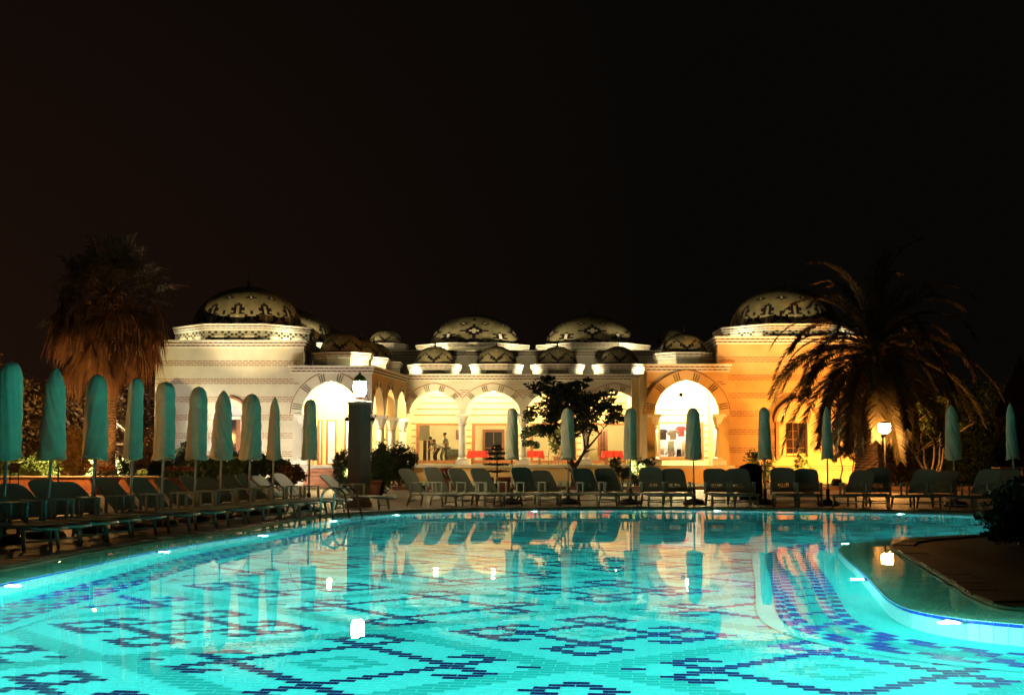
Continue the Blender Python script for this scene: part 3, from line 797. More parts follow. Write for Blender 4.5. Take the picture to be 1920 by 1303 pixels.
# --- porticos of the wings: back walls, doors, shop window
LW = emis('lit_shop_interior', (1.0,.93,.80), 2.6)
b = PB(); yb = 68.4
b.box(SX(1222,yb)-1, SX(1232,yb), yb, yb+.25, 0, LZ); b.box(SX(1318,yb), SX(1318,yb)+1.6, yb, yb+.25, 0, LZ); zA, zB = SZ(860,yb), SZ(791,yb)
b.box(SX(1232,yb), SX(1318,yb), yb, yb+.25, 0, zA); b.box(SX(1232,yb), SX(1318,yb), yb, yb+.25, zB, LZ); b.build('inner_wall', M['plaster'], pav)
window(SX(1232,yb), SX(1318,yb), yb, zA, zB, .13, 'wood')
st = PB()
for py, hw in ((778,1.15),(767.5,1.05),(756.5,.85),(745.5,.65)):
    z = SZ(py, yb); xm = SX(1277,yb); st.box(xm-hw, xm+hw, yb-.03, yb+.002, z-.03, z+.03)
for q in range(6):
    for xx in (SX(1232,yb)-.14, SX(1318,yb)+.14): st.box(xx-.10, xx+.10, yb-.025, yb+.002, VZ+.35+q*.32, VZ+.40+q*.32)
tag(st.build('brick_lines', M['brick'], pav), kind='stuff')
b = PB(); b.box(6.3, 10.3, 71.6, 71.7, VZ, LZ); b.box(6.35, 6.4, yb+.3, 71.6, VZ, LZ); b.box(10.2, 10.25, yb+.3, 71.6, VZ, LZ); b.box(6.4, 10.2, yb+.3, 71.6, VZ-.05, VZ); b.box(6.4,10.2,yb+.3,71.6,LZ-.4,LZ-.3); b.build('shop_wall', M['wcloth'], pav)
b = PB(); b.box(-10.3, SX(571,69), 69, 69.2, 0, LZ); xs = [571,592,612,620,640,645,661,668,700]
dz = SZ(787, 69)
for a, c, op in ((571,583,1),(583,596,0),(596,606,1),(606,612,0),(612,632,1),(632,646,0),(646,662,1),(662,724,0)):
    b.box(SX(a,69), SX(c,69), 69, 69.2, dz if op else 0, LZ)
b.build('inner_wall', M['plaster'], pav)
for a, c in ((571,583),(596,606),(612,632),(646,662)):
    window(SX(a,69), SX(c,69), 69, VZ, dz, .09, 'wood')
b = PB(); b.box(-10.2, -6.9, 71.5, 71.6, VZ, LZ); b.box(-10.3,-10.2,69.2,71.5,VZ,LZ); b.build('shop_wall', M['wcloth'], pav)
# --- tower windows
a, c = SX(405,64.9), SX(459,64.9); xm = SX(432,64.9); T = Matrix.Translation((xm,64.9,0))
s = PB(T); zs_ = 3.32
arch_wall(s, -.80, .80, [(0,.56,zs_,.62)], zs_+.62, .05, zs_) if False else None
N = 20
for r0, r1, y0, y1, m_ in ((.56,.80,-.10,0,0),):
    pi_ = [(-r0*math.cos(math.pi*k/N), zs_+r0*1.0*arch(-math.cos(math.pi*k/N))) for k in range(N+1)]
    po = [(-r1*math.cos(math.pi*k/N), zs_+r1*1.05*arch(-math.cos(math.pi*k/N))) for k in range(N+1)]
    mm = N+1
    s.add([(x,y0,z) for x,z in pi_]+[(x,y0,z) for x,z in po]+[(x,y1,z) for x,z in pi_]+[(x,y1,z) for x,z in po],
          sum([[(k,k+1,mm+k+1,mm+k),(mm+k,mm+k+1,3*mm+k+1,3*mm+k),(2*mm+k,2*mm+k+1,k+1,k)] for k in range(N)], []))
s.box(-.84,.84,-.12,0,zs_-.16,zs_-.005); s.box(-.72,-.52,-.08,0,1.45,zs_-.165); s.box(.52,.72,-.08,0,1.45,zs_-.165); s.box(-.8,.8,-.16,0,1.32,1.445)
wl_ = s.build('window', M['white'], pav)
g = PB(T); g.add([(x*.99,-.03,z) for x,z in pi_], [tuple(range(N,-1,-1))]); g.box(-.3,.3,-.05,-.031,zs_+.04,zs_+.07)
for k in range(5): g.M = PV @ T @ Matrix.Translation((0,0,zs_)) @ Matrix.Rotation(R(-60+30*k), 4, 'Y'); g.box(-.012,.012,-.05,-.03,.1,.52)
g.build('fanlight', mat('fanlight_paint',(.55,.55,.62),.5), wl_)
s = PB(T); s.box(-.50,.50,.10,.14,1.45,zs_-.17); s.build('pane', mat('dark_pane',(.02,.02,.03),.08), wl_)
s = PB(T); s.box(-.50,-.36,.02,.09,1.46,zs_-.18); s.box(.30,.50,.02,.09,1.46,zs_-.18); s.box(-.03,.03,.04,.09,1.46,zs_-.18); s.build('shutter', M['wood'], wl_)
s = PB(T); 
for k in range(N//2, N):
    q0, q1 = po[k], po[k+1]; f = 1.13
    s.add([(q0[0],-.14,q0[1]),(q1[0],-.14,q1[1]),(q1[0]*f,-.14,zs_+(q1[1]-zs_)*f),(q0[0]*f,-.14,zs_+(q0[1]-zs_)*f),(q0[0]*f,0,zs_+(q0[1]-zs_)*f),(q1[0]*f,0,zs_+(q1[1]-zs_)*f)], [(0,1,2,3),(3,2,5,4)])
s.box(.74,.84,-.14,0,1.46,zs_-.17); s.build('window_trim', M['terra'], wl_)
xm = SX(1491,64.9); T = Matrix.Translation((xm,64.9,0)); s = PB(T); zs_ = 3.02
ops = [(0,.52,zs_-.02,.02)]
s.box(-.86,-.52,-.22,0,1.4,zs_); s.box(.52,.80,-.22,0,1.4,zs_); s.box(-.95,.9,-.26,0,1.28,1.395)
po = [(-.95*math.cos(math.pi*k/N), zs_+.02+.98*arch(-math.cos(math.pi*k/N))) for k in range(N+1)]
s.add([(x,-.22,z) for x,z in po]+[(x,0,z) for x,z in po], [tuple(range(N,-1,-1))]+[(k,k+1,N+2+k,N+1+k) for k in range(N)])
wr = s.build('window', M['ochre'], pav)
s = PB(T)
for k in range(0, N):
    q0, q1 = po[k], po[k+1]; f = 1.12
    P6 = [(q0[0],-.34,q0[1]),(q1[0],-.34,q1[1]),(q1[0]*f,-.34,zs_+(q1[1]-zs_)*f),(q0[0]*f,-.34,zs_+(q0[1]-zs_)*f)]
    s.add(P6+[(x,0,z) for x,_,z in P6], [(0,1,2,3),(3,2,6,7),(1,0,4,5)])
s.build('hood_mould', M['brick'], wr)
s = PB(T); s.box(-.98,-.84,-.30,0,1.25,zs_+.0); s.build('drainpipe', M['terra'], pav)
s = PB(T); s.box(-.52,.52,.06,.10,1.42,zs_-.02); s.build('pane', mat('dark_pane',(.03,.02,.015),.06), wr)
s = PB(T); s.box(-.52,-.44,-.02,.05,1.42,zs_-.02); s.box(.44,.52,-.02,.05,1.42,zs_-.02); s.box(-.15,-.11,.0,.05,1.42,zs_-.02); s.box(.10,.14,.0,.05,1.42,zs_-.02)
for z in (1.8,2.2,2.6): s.box(-.43,.43,.015,.045,z,z+.03)
s.build('window_bars', M['dwood'], wr)
# --- lights of the building: fixtures one can walk up to
YEL, WRM, ORG = (1.0,.80,.42), (1.0,.86,.58), (1.0,.42,.08)
FG = emis('floodlight_glass', (1,.9,.7), 30)
def floodlight(loc, tgt, P, col, label, size=R(120), group='roof floodlights between the domes', sc=1.0):
    t = empty('floodlight', loc, 0, label, 'floodlight', group); d = Vector(tgt)-Vector(loc); yaw = math.atan2(d.y,d.x)-math.pi/2; pit = math.atan2(d.z, math.hypot(d.x,d.y))
    b = MB(); b.M = Matrix.Rotation(yaw,4,'Z') @ Matrix.Translation((0,0,.16*sc)) @ Matrix.Rotation(pit,4,'X') @ Matrix.Scale(sc,4); b.bbox(-.14,.14,-.10,.05,-.10,.10,.015); b.build('housing', M['black'], t)
    b = MB(); b.M = Matrix.Rotation(yaw,4,'Z') @ Matrix.Translation((0,0,.16*sc)) @ Matrix.Rotation(pit,4,'X') @ Matrix.Scale(sc,4); b.box(-.12,.12,.05,.056,-.08,.08); b.build('lens', FG, t)
    b = MB(); b.M = Matrix.Rotation(yaw,4,'Z') @ Matrix.Scale(sc,4); b.box(-.17,-.145,-.02,.02,0,.2); b.box(.145,.17,-.02,.02,0,.2); b.box(-.17,.17,-.03,.03,-.01,.012); b.build('bracket', M['metal'], t)
    dn = d.normalized(); p = Vector(loc)+Vector((0,0,.16*sc))+dn*.16*sc
    spot('flood_beam', p, tgt, P, col, size, .7, .08)
    return t
RZ = TZ; ar = AZ+.14
TRZ = SZ(645,64.9)
for loc, tgt, P, lab in (((-16.3,65.5,RZ),(-13.3,68.4,8.6),110,'roof floodlight on the outer corner of the white left wing'), ((-10.5,65.5,RZ),(-13.0,68.4,8.6),150,'roof floodlight on the inner corner of the white left wing'),
        ((-10.6,73.6,RZ),(-12.9,78.3,8.8),1500,'roof floodlight between the first and second dome of the left wing'), ((-10.6,83.0,RZ),(-12.7,87.5,8.8),1600,'roof floodlight between the second and third dome of the left wing'),
        ((10.7,65.5,TRZ),(13.6,68.4,8.6),150,'roof floodlight on the inner corner of the ochre right wing'), ((16.6,65.5,TRZ),(13.8,68.4,8.6),80,'roof floodlight on the outer corner of the ochre right wing'),
        ((-6.85,65.0,LZ),(-7.6,66.0,6.6),240,'glaring roof floodlight at the corner above the slanting gallery'), ((-6.4,67.9,LZ),(-7.1,68.9,6.6),240,'glaring roof floodlight halfway along the slanting gallery roof'),
        ((6.6,64.95,LZ+.0),(8.0,66.2,7.0),130,'roof floodlight by the small dome above the right big arch'),
        ((-5.3,73.2,ar),(-4.6,77,8.6),150,'arcade roof floodlight left of the first small dome'), ((SX(873,73.2),73.2,ar),(-2.3,80,9),190,'arcade roof floodlight between first and second small dome'),
        ((SX(988,73.2),73.2,ar),(1.3,80,9),190,'arcade roof floodlight between second and third small dome'), ((SX(1103,73.2),73.2,ar),(4.8,80,9),190,'arcade roof floodlight between third and fourth small dome'), ((SX(1206,73.2),73.2,ar),(6.2,77,8.6),150,'arcade roof floodlight right of the fourth small dome'),
        ((SX(790,78.9),78.9,HZ),(-2.6,83,9.2),420,'hall roof floodlight left of the left great dome'), ((SX(998,78.9),78.9,HZ),(1.25,84,9.2),560,'hall roof floodlight between the two great domes'), ((SX(1206,78.9),78.9,HZ),(5.1,83,9.2),420,'hall roof floodlight right of the right great dome')):
    floodlight(loc, tgt, P, YEL, lab, R(150))
for loc, tgt, P, c, lab in (((-18.6,59.6,0),(-15.5,64.9,3.0),5200,(1,.91,.72),'garden floodlight at the left end of the white wing'), ((-11.6,58.6,0),(-11.0,64.9,3.6),2200,(1,.90,.70),'garden floodlight before the arched window of the white wing'),
        ((15.8,60.2,.14),(15.2,64.9,2.6),5600,(1,.38,.065),'orange garden floodlight below the feather palm'), ((-13.6,52.2,.03),(-15.6,54,7.4),1000,(1,.42,.10),'orange garden floodlight at the foot of the fan palm'), ((-19.8,57.2,0),(-19.2,60.5,.8),2600,(1,.78,.26),'small garden floodlight before the bright hedge'),
        ((13.4,56.8,.14),(9.4,64.4,4.2),4200,(1,.40,.07),'orange garden floodlight before the right big arch'),
        ((-1.0,61.5,.14),(.6,72.5,4.4),420,(1,.62,.22),'garden floodlight on the lawn before the arcade')):
    floodlight(loc, tgt, P, c, lab, R(112), 'garden floodlights in front of the walls', 1.3)
for loc, tgt, P, sz, lab in (((-9.0,50.5,.03),(-13.0,67,9.0),12500,20,'garden floodlight by the steps, tilted up at the left domes'), ((-3.5,53.5,.03),(-2.4,83,9.2),19000,17,'garden floodlight left of the dark tree, tilted up at the left great dome'),
        ((5.2,53.5,.03),(4.9,83,9.2),19000,17,'garden floodlight right of the dark tree, tilted up at the right great dome'), ((5.9,51.0,.03),(13.0,67,9.2),13500,20,'garden floodlight behind the far loungers, tilted up at the right dome'),
        ((-.2,50.0,.03),(1.0,73.5,7.3),2600,20,'garden floodlight tilted up at the small arcade domes'), ((-6.0,50.5,.03),(-8.0,67,7.4),5000,16,'garden floodlight tilted up at the small dome of the left wing'), ((6.6,51.0,.03),(8.0,67,7.4),5000,14,'garden floodlight tilted up at the small dome of the right wing')):
    floodlight(loc, tgt, P, (1,.76,.36), lab, R(sz), 'garden floodlights tilted up at the domes', .9)
# lamps under the vaults
LG = emis('lamp_glass', (1,.88,.6), 25)
def ceiling_lamp(loc, P, col, lab, rad=.1):
    t = empty('ceiling_lamp', loc, 0, lab, 'lamp', 'ceiling lamps inside the pavilion')
    b = MB(); b.tube([(0,0,.10),(0,0,.42)], .012, 6); b.lathe([(.09,.08),(.10,.10),(.03,.14)], 12); b.build('fitting', M['dwood'], t)
    b = MB(); b.lathe([(.02,-.10),(.09,-.06),(.11,.0),(.09,.06),(.05,.085)], 12); b.build('lamp_shade', LG, t)
    l = point('lamp_light', (loc[0],loc[1],loc[2]-.22), P, col, rad)
for k, (a, c) in enumerate(zip(cx_, cx_[1:])):
    ceiling_lamp(((a+c)/2, 74.6, AZ-.42), 680, (1,.74,.32), ORD[k]+' vault lamp of the arcade, counted from the left')
ceiling_lamp((SX(620,66.6),66.8,LZ-.5), 2200, (1,.72,.30), 'vault lamp inside the left big arch'); ceiling_lamp((SX(1287,66.4),66.3,LZ-.5), 3300, (1,.76,.34), 'vault lamp inside the right big arch')
ceiling_lamp((-6.9,70.6,LZ-.9), 500, YEL, 'vault lamp behind the slanting gallery')
ceiling_lamp((-3.8,79.2,3.8), 260, (1,.86,.5), 'dining room lamp behind the first arcade window'); ceiling_lamp((.6,79.2,3.8), 220, (1,.86,.5), 'dining room lamp behind the middle arcade windows'); ceiling_lamp((5.4,79.2,3.8), 260, (1,.86,.5), 'dining room lamp behind the last arcade window')
ceiling_lamp((8.3,69.7,4.6), 620, (1,.93,.8), 'white lamp inside the clothes shop'); ceiling_lamp((-8.6,70.3,4.4), 520, (1,.93,.8), 'white lamp behind the doors of the left portico')
# small round vent on the wall above the shop window
t = MB(); t.M = Matrix.Rotation(math.pi/2,4,'X'); t.lathe([(.14,0),(.14,.03),(.09,.04),(.09,.0)], 18); o = t.build('wall_vent', M['barkp'], pav); o.location = (SX(1277,68.4), 68.4-YA, SZ(740,68.4))

# ------------------------------------------------------------------ pillar with lantern
px_, py_ = SX(674.5,36.2), 36.2
t = empty('lantern_pillar', (px_,py_,.03), 0, 'square tiled pillar crowned by a glowing white lantern', 'pillar')
b = MB(); b.M = Matrix.Rotation(R(-32),4,'Z'); hw = .215; H = SZ(752,36)-.03; b.bbox(-hw,hw,-hw,hw,.12,H-.08,.008); b.bbox(-hw-.03,hw+.03,-hw-.03,hw+.03,0,.118,.01); b.build('shaft', mat('pillar_plaster',(.30,.30,.27),.55,.12,4), t)
b = MB(); b.M = Matrix.Rotation(R(-32),4,'Z')
for i in range(9):
    for j in range(60):
        if (i+j) % 2 == 0 and 1 <= i <= 7:
            y = -hw+.048*(i+.5); z = .3+j*.04
            if z < H-.14:
                b.box(hw, hw+.004, y-.007, y+.007, z-.007, z+.007); b.box(y-.007, y+.007, -hw-.004, -hw, z-.007, z+.007)
tag(b.build('mosaic_tiles', M['dent'], t), kind='stuff')
b = MB(); b.M = Matrix.Rotation(R(-32),4,'Z'); b.bbox(-hw-.02,hw+.02,-hw-.02,hw+.02,H-.078,H,.012); b.build('cap', M['white'], t)
b = MB(); b.M = Matrix.Translation((0,0,H)); b.lathe([(.13,0),(.12,.03),(.05,.06),(.05,.09),(.10,.13)], 14); b.build('lantern_foot', M['brick'], t)
b = MB(); b.M = Matrix.Translation((0,0,H)); b.lathe([(.10,.13),(.155,.20),(.17,.32),(.17,.46),(.16,.53)], 10, smooth=False); b.build('lantern_glass', emis('lantern_glow', (1,.80,.48), 250), t)
b = MB(); b.M = Matrix.Translation((0,0,H)); b.lathe([(.185,.53),(.18,.56),(.12,.66),(.05,.71),(.02,.77),(.001,.80)], 14); b.build('lantern_roof', mat('brass',(.30,.30,.08),.4), t)
for s in (-1,1):
    b = MB(); b.tube([(s*.24,.0,H-.42),(s*.30,0,H-.36),(s*.34,0,H-.42)], .015, 6); b.lathe([(.03,0),(.06,-.05),(.065,-.10)], 10, (s*.34,0,H-.42)); b.build('side_lamp', M['dwood'], t)
# globe lamp on its post (right) and a farther one (left)
def globe_lamp(x, y, zb, zc, r, E, col, lab):
    t = empty('garden_lamp', (x,y,zb), 0, lab, 'lamp')
    b = MB(); b.lathe([(.10,0),(.09,.10),(.045,.16),(.035,.3),(.03,zc-zb-r*1.2)], 12); b.lathe([(.06,zc-zb-r*1.25),(.11,zc-zb-r*.95),(.09,zc-zb-r*.86)], 12); b.build('post', M['black'], t)
    b = MB(); b.lathe([(r*.5,zc-zb-r*.86),(r*.92,zc-zb-r*.45),(r,zc-zb),(r*.98,zc-zb+r*.6),(r*.9,zc-zb+r*.75)], 12); b.build('globe', emis('globe_glow', col, E), t)
    b = MB(); b.lathe([(r*1.02,zc-zb+r*.75),(r*.7,zc-zb+r),(r*.1,zc-zb+r*1.15)], 12); b.build('cap', M['black'], t)
globe_lamp(*[SX(1657,52),52], .03, SZ(803,52), .23, 480, (1,.42,.09), 'glowing lamp on a dark post beside the feather palm')
globe_lamp(SX(113,50), 50, .03, SZ(797,50), .2, 700, (1,.47,.12), 'small glowing garden lamp behind the second parasol')
globe_lamp(SX(181,29), 29, .03, SZ(794,29), .16, 80, (1,.46,.12), 'added unseen lamp behind the third parasol of the left row')  # added out of sight to light the farther left parasols orange
globe_lamp(SX(14,24.3), 24.3, .03, SZ(790,24.3), .15, 66, (1,.46,.12), 'added unseen lamp behind the first parasol of the left row')  # also added unseen, for the orange left sides of the nearer parasols
# ------------------------------------------------------------------ parasols
def parasol_mesh(k):
    r_ = random.Random(100+k); ph = r_.uniform(0,6); tw = (1.0,4.2,.4,2.6,-1.6,3.0,.2)[k]; am = (.11,.17,.09,.13,.15,.12,.10)[k]; fl = (1.05,1.12,.86,.80,1.15,.95,1.2)[k]; tp = (.80,.70,.84,.72,.78,.86,.82)[k]; ex = (.42,.62,.34,.7,.45,.4,.3)[k]
    b = MB(); prof = []
    Lc = 1.43; z0 = 1.24
    for i in range(49):
        t = i/48; z = z0+Lc*t
        rb, rt = ((.205,.175),(.215,.16),(.175,.135),(.19,.13),(.21,.18),(.195,.15),(.185,.165))[k]
        r = rb+(rt-rb)*t/tp if t < tp else rt*max(0,math.cos((t-tp)/(1-tp)*math.pi/2))**ex
        if t < .03: r += .010
        if abs(t-.70) < .02: r *= .955                      # tie strap
        prof.append((max(r,.012), z))
    def md(r, z, a):
        t = (z-z0)/Lc; u = 5*a+ph+tw*3*t
        f = 1+am*(abs(math.sin(u*.5))**.7-.6)*(.45+.55*(1-t))+.035*math.sin(11*a-ph+tw*8*t)+.022*math.sin(26*t+3*a+ph)+.016*math.sin(47*t-2*a)
        sq = 1/math.sqrt(math.cos(a)**2+(math.sin(a)/fl)**2)
        return r*f*(.97*sq)
    b.lathe(prof, 48, mod=md)
    n = len(b.v)
    sag = r_.uniform(-.03,.03)
    v2 = [(x+sag*max(0,(z-1.9)), y, z+(.035*math.sin(2*math.atan2(y,x)+ph) if z < z0+.05 else 0)) for x, y, z in b.v]
    me = bpy.data.meshes.new('cover'); me.from_pydata(v2, [], b.f); me.materials.append(M['cover']); me.polygons.foreach_set('use_smooth', [True]*len(b.f)); return me
PM = [parasol_mesh(k) for k in range(7)]
pb = MB(); pb.tube([(0,0,.05),(0,0,1.30)], .023, 10); pb.lathe([(.034,.50),(.036,.56),(.03,.6)], 10)
ps = MB(); ps.lathe([(.30,0),(.31,.05),(.26,.11),(.10,.15),(.05,.17),(.045,.42),(.028,.44)], 20)
def parasol(x, y, k, rz, lean, sc, lab, grp):
    t = empty('parasol', (x,y,.03), rz, lab, 'parasol', grp); t.scale = (1,1,sc)
    t.rotation_euler = (0, R(lean), 0)
    o = link('cover', PM[k], t); o.rotation_euler = (0,0,rz)
    if not hasattr(parasol, 'p'):
        parasol.p = pb.build('pole', M['pole'], t); parasol.b = ps.build('base', M['black'], t)
    else:
        link('pole', parasol.p.data, t); link('base', parasol.b.data, t)
LP = [(15,182,0,0),(97,170,1,0),(180,158,4,2.0),(251,151,2,1),(310,144,6,1.2),(371,135,0,.4),(419,128,1,.3),(473,122,4,3),(517,116,3,0),(585,112,5,1.2)]
for q, (px, ln_, k, rz) in enumerate(LP):
    D = 1.43*FPX/ln_
    parasol(SX(px-4,D), D, k, rz+.7*q, (1.5,2.2,1.5,1.8,1.2,1.2,.9,.8,.7,.3)[q], 1.0, 'closed green parasol, '+ORD[q]+' from the left along the left pool side', 'closed parasols along the left side')
RP = [(959,5,.6),(1065,0,1.0),(1181,6,.2),(1299,4,2.2),(1432,5,.4),(1549,3,.8),(1787,1,.4),(1899,3,.5)]
for q, (px, k, rz) in enumerate(RP):
    D = (38.3,38.3,38.2,38.0,37.7,37.2,36.2,35.0)[q]
    parasol(SX(px,D), D, k, rz, (0.6,-.4,0,.2,.2,.2,-1,-1.6)[q], 1.0, 'closed green parasol, '+ORD[q]+' from the left beyond the far pool edge', 'closed parasols beyond the far edge')
# ------------------------------------------------------------------ sun loungers
def lounger(rec):
    root = empty('sun_lounger', (0,0,.03)); zs = .33
    b = MB()                                                     # seat: slatted plate with rounded foot end
    ys = [-.98,-.95,-.88,-.6,-.2,.25]; ws = [.16,.24,.30,.315,.32,.32]
    vs, fs = [], []
    for y, w_ in zip(ys, ws):
        d = .03*max(0,(-y-.6))*2
        vs += [(-w_,y,zs-d),(w_,y,zs-d),(-w_,y,zs-.035-d),(w_,y,zs-.035-d)]
    for k in range(5):
        i = 4*k; fs += [(i,i+1,i+5,i+4),(i+2,i+6,i+7,i+3),(i,i+4,i+6,i+2),(i+1,i+3,i+7,i+5)]
    fs += [(0,2,3,1),(20,21,23,22)]
    b.add(vs, fs)
    b.build('seat', M['plastic'], root)
    b = MB()
    for k in range(7):
        x = -.24+k*.08; b.bbox(x-.03, x+.03, -.86, .2, zs+.001, zs+.014, .004)
    tag(b.build('seat_slats', M['plastic'], root), kind='stuff')
    b = MB()
    for s in (-1,1): b.tube([(s*.335,y,zs-.01) for y in (.25,-.3,-.86)]+[(s*.26,-.99,zs-.03)], .018, 8)
    b.tube([(-.26,-.99,zs-.03),(0,-1.03,zs-.035),(.26,-.99,zs-.03)], .018, 8); b.build('seat_rim', M['plastic2'], root)
    b = MB(); xs = [-.31,-.20,-.14,-.125,-.085,-.07,-.03,-.015,.015,.03,.07,.085,.125,.14,.20,.31]
    T = Matrix.Translation((0,.29,zs+.03)) @ Matrix.Rotation(R(-rec),4,'X') @ Matrix.Diagonal((1,1,.95,1)); b.M = T
    bands = [(.015,.13),(.13,.30),(.30,.62),(.62,.72),(.72,.765),(.765,.785)]; wid = [.31,.31,.31,.30,.275,.22]
    for k, (z0, z1) in enumerate(bands):
        w0 = wid[k]; w1 = wid[min(k+1,5)] if k < 5 else .17
        if k == 1:
            segs = [(-.31,-.135),(-.122,-.085),(-.072,-.035),(-.022,.022),(.035,.072),(.085,.122),(.135,.31)]
            for a, c in segs: b.box(a, c, -.012, .012, z0, z1)
        else:
            b.add([(-w0,-.012,z0),(w0,-.012,z0),(w1,-.012,z1),(-w1,-.012,z1),(-w0,.012,z0),(w0,.012,z0),(w1,.012,z1),(-w1,.012,z1)], [(0,1,2,3),(5,4,7,6),(0,4,5,1),(1,5,6,2),(2,6,7,3),(3,7,4,0)])
    b.build('backrest', M['plastic'], root)
    b = MB(); b.M = T; b.tube([(-.315,0,.02),(-.318,0,.60),(-.29,0,.73),(-.20,0,.79),(0,0,.80),(.20,0,.79),(.29,0,.73),(.318,0,.60),(.315,0,.02)], .016, 8); b.build('back_frame', M['plastic'], root)
    for s in (-1,1):
        for y, dy in ((-.72,-.06),(.32,.08)):
            b = MB(); b.tube([(s*.27,y,zs-.02),(s*.29,y+dy*.5,.18),(s*.30,y+dy,.0)], (.034,.028,.022), 8); b.build('leg', M['plastic2'], root)
        b = MB(); b.bbox(s*.345-.022,s*.345+.022,-.10,-.05,zs-.02,zs+.27,.006); b.bbox(s*.345-.03,s*.345+.03,-.11,.30,zs+.272,zs+.30,.008); b.bbox(s*.345-.018,s*.345+.018,.24,.29,zs-.02,zs+.27,.006); b.build('armrest', M['plastic2'], root)
    b = MB(); b.tube([(-.28,-.74,.12),(.28,-.74,.12)], .016, 6); b.build('cross_bar', M['plastic2'], root); b = MB(); b.tube([(-.28,.36,.14),(.28,.36,.14)], .016, 6); b.build('cross_bar', M['plastic2'], root)
    return root
proto = [lounger(a) for a in (31,36,42,45,50)]; used = [False]*5
def put_lounger(x, y, rz, lab, grp, k=0):
    o = proto[k] if not used[k] else copy_tree(proto[k]); used[k] = True
    o.location = (x,y,.03); o.rotation_euler = (0,0,rz); tag(o, lab, 'sun lounger', grp)
# left row: heads follow the parasols, feet towards the pool
upts = [(SX(px-4,1.43*FPX/l), 1.43*FPX/l) for px, l, _, _ in LP]
def on_line(px):
    k = max(0, min(len(LP)-2, next((i for i in range(len(LP)-1) if LP[i+1][0] > px), len(LP)-2)))
    (xa, ya), (xb, yb) = upts[k], upts[k+1]; best = None
    for q in range(-60, 160):
        f = q/100*1.0; x, y = xa+(xb-xa)*f, ya+(yb-ya)*f; d = abs(960+FPX*x/y-px)
        if best is None or d < best[0]: best = (d, x, y)
    return best[1], best[2]
lheads = [-62,-8,48,101,150,218,276,330,372,408,440,472,505,540,614]
for q, px in enumerate(lheads):
    x, y = on_line(px); a = R(64+10*q/14+rnd.uniform(-3,3))
    cx, cyy = x+.45*math.sin(a)+.1, y-.45*math.cos(a)
    if q == 14: cx, cyy, a = SX(668,34.0), 34.0, R(72)
    # keep the lounger out of its neighbour: nudge along the row
    put_lounger(cx, cyy, a, ('empty green plastic sun lounger, %s from the near end of the left row' % ORD[q]) if q < 14 else 'last sun lounger of the left row, before the lantern pillar', 'loungers along the left pool side', 3+(q*7 % 5 > 2))
rl = [(800,36.4,56),(842,37.2,50),(888,36.7,44),(928,37.1,40),(1000,36.8,32),(1040,37.2,30),(1112,36.8,24),(1152,37.1,20),(1226,36.7,4),(1268,36.7,3),(1346,36.4,0),(1388,36.4,0),(1468,36.2,-8),(1512,36.2,-8),(1598,35.6,-32),(1640,35.9,-18),(1712,35.0,-40),(1756,35.3,-36),(1826,34.0,-48),(1868,34.3,-42),(1945,33.0,-42)]
for q, (px, D, a) in enumerate(rl):
    put_lounger(SX(px,D), D, R(a), 'empty green plastic sun lounger, %s from the left in the far row' % ORD[q], 'loungers beyond the far pool edge', (1,0,1,1,0,2,1,1,0,1,1,1,0,1,2,0,1,2,1,1,0)[q])
# ------------------------------------------------------------------ pool ladder
lx, ly = G(610,969); t = empty('pool_ladder', (lx,ly,0), R(-24), 'steel pool ladder with two arched handrails at the pool corner', 'pool ladder')
for s in (-1,1):
    b = MB(); pts = [(.02,s*.26,-.0),(.05,s*.26,.36)]
    for k in range(9):
        a = math.pi-k*math.pi/8*.83; pts.append((.36+.31*math.cos(a)*1.0, s*.26, .40+.24*math.sin(a)))
    pts += [(.74,s*.26,.12),(.80,s*.26,-.15),(.83,s*.26,-1.0)]
    b.tube(pts, .024, 10); r_ = b.build('handrail', M['metal'], t)
    b = MB(); b.lathe([(.055,.0),(.05,.015),(.03,.02)], 12, (.02,s*.26,-.005)); b.build('flange', M['metal'], r_)
for k in range(3):
    b = MB(); b.bbox(.79,.88,-.25,.25,-.35-.26*k,-.32-.26*k,.006); b.build('rung', M['metal'], t)
M['fan'] = mat('fan_frond', (.13,.095,.042), .5, .35, 1.2)
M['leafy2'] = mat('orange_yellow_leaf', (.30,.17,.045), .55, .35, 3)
# ------------------------------------------------------------------ vegetation
def leaves(mb, rg, n, c, rad, size, shell=.35, flat=0.0):
    for _ in range(n):
        while True:
            v = Vector((rg.uniform(-1,1),rg.uniform(-1,1),rg.uniform(-1,1)))
            if shell*shell < v.length_squared <= 1: break
        p = Vector((c[0]+v.x*rad[0], c[1]+v.y*rad[1], c[2]+v.z*rad[2]))
        a = Vector((rg.gauss(0,1),rg.gauss(0,1),rg.gauss(0,.7))).normalized(); b = a.orthogonal().normalized(); b = (b*math.cos(rg.uniform(0,6))+a.cross(b)*math.sin(rg.uniform(0,6))).normalized()
        s = size*rg.uniform(.6,1.3)
        n0 = len(mb.v); q = [p-a*s, p+b*s*.42, p+a*s, p-b*s*.42]
        mb.v += [tuple(x) for x in q]; mb.f.append((n0,n0+1,n0+2,n0+3)); mb.m.append(0); mb.sm.append(False)
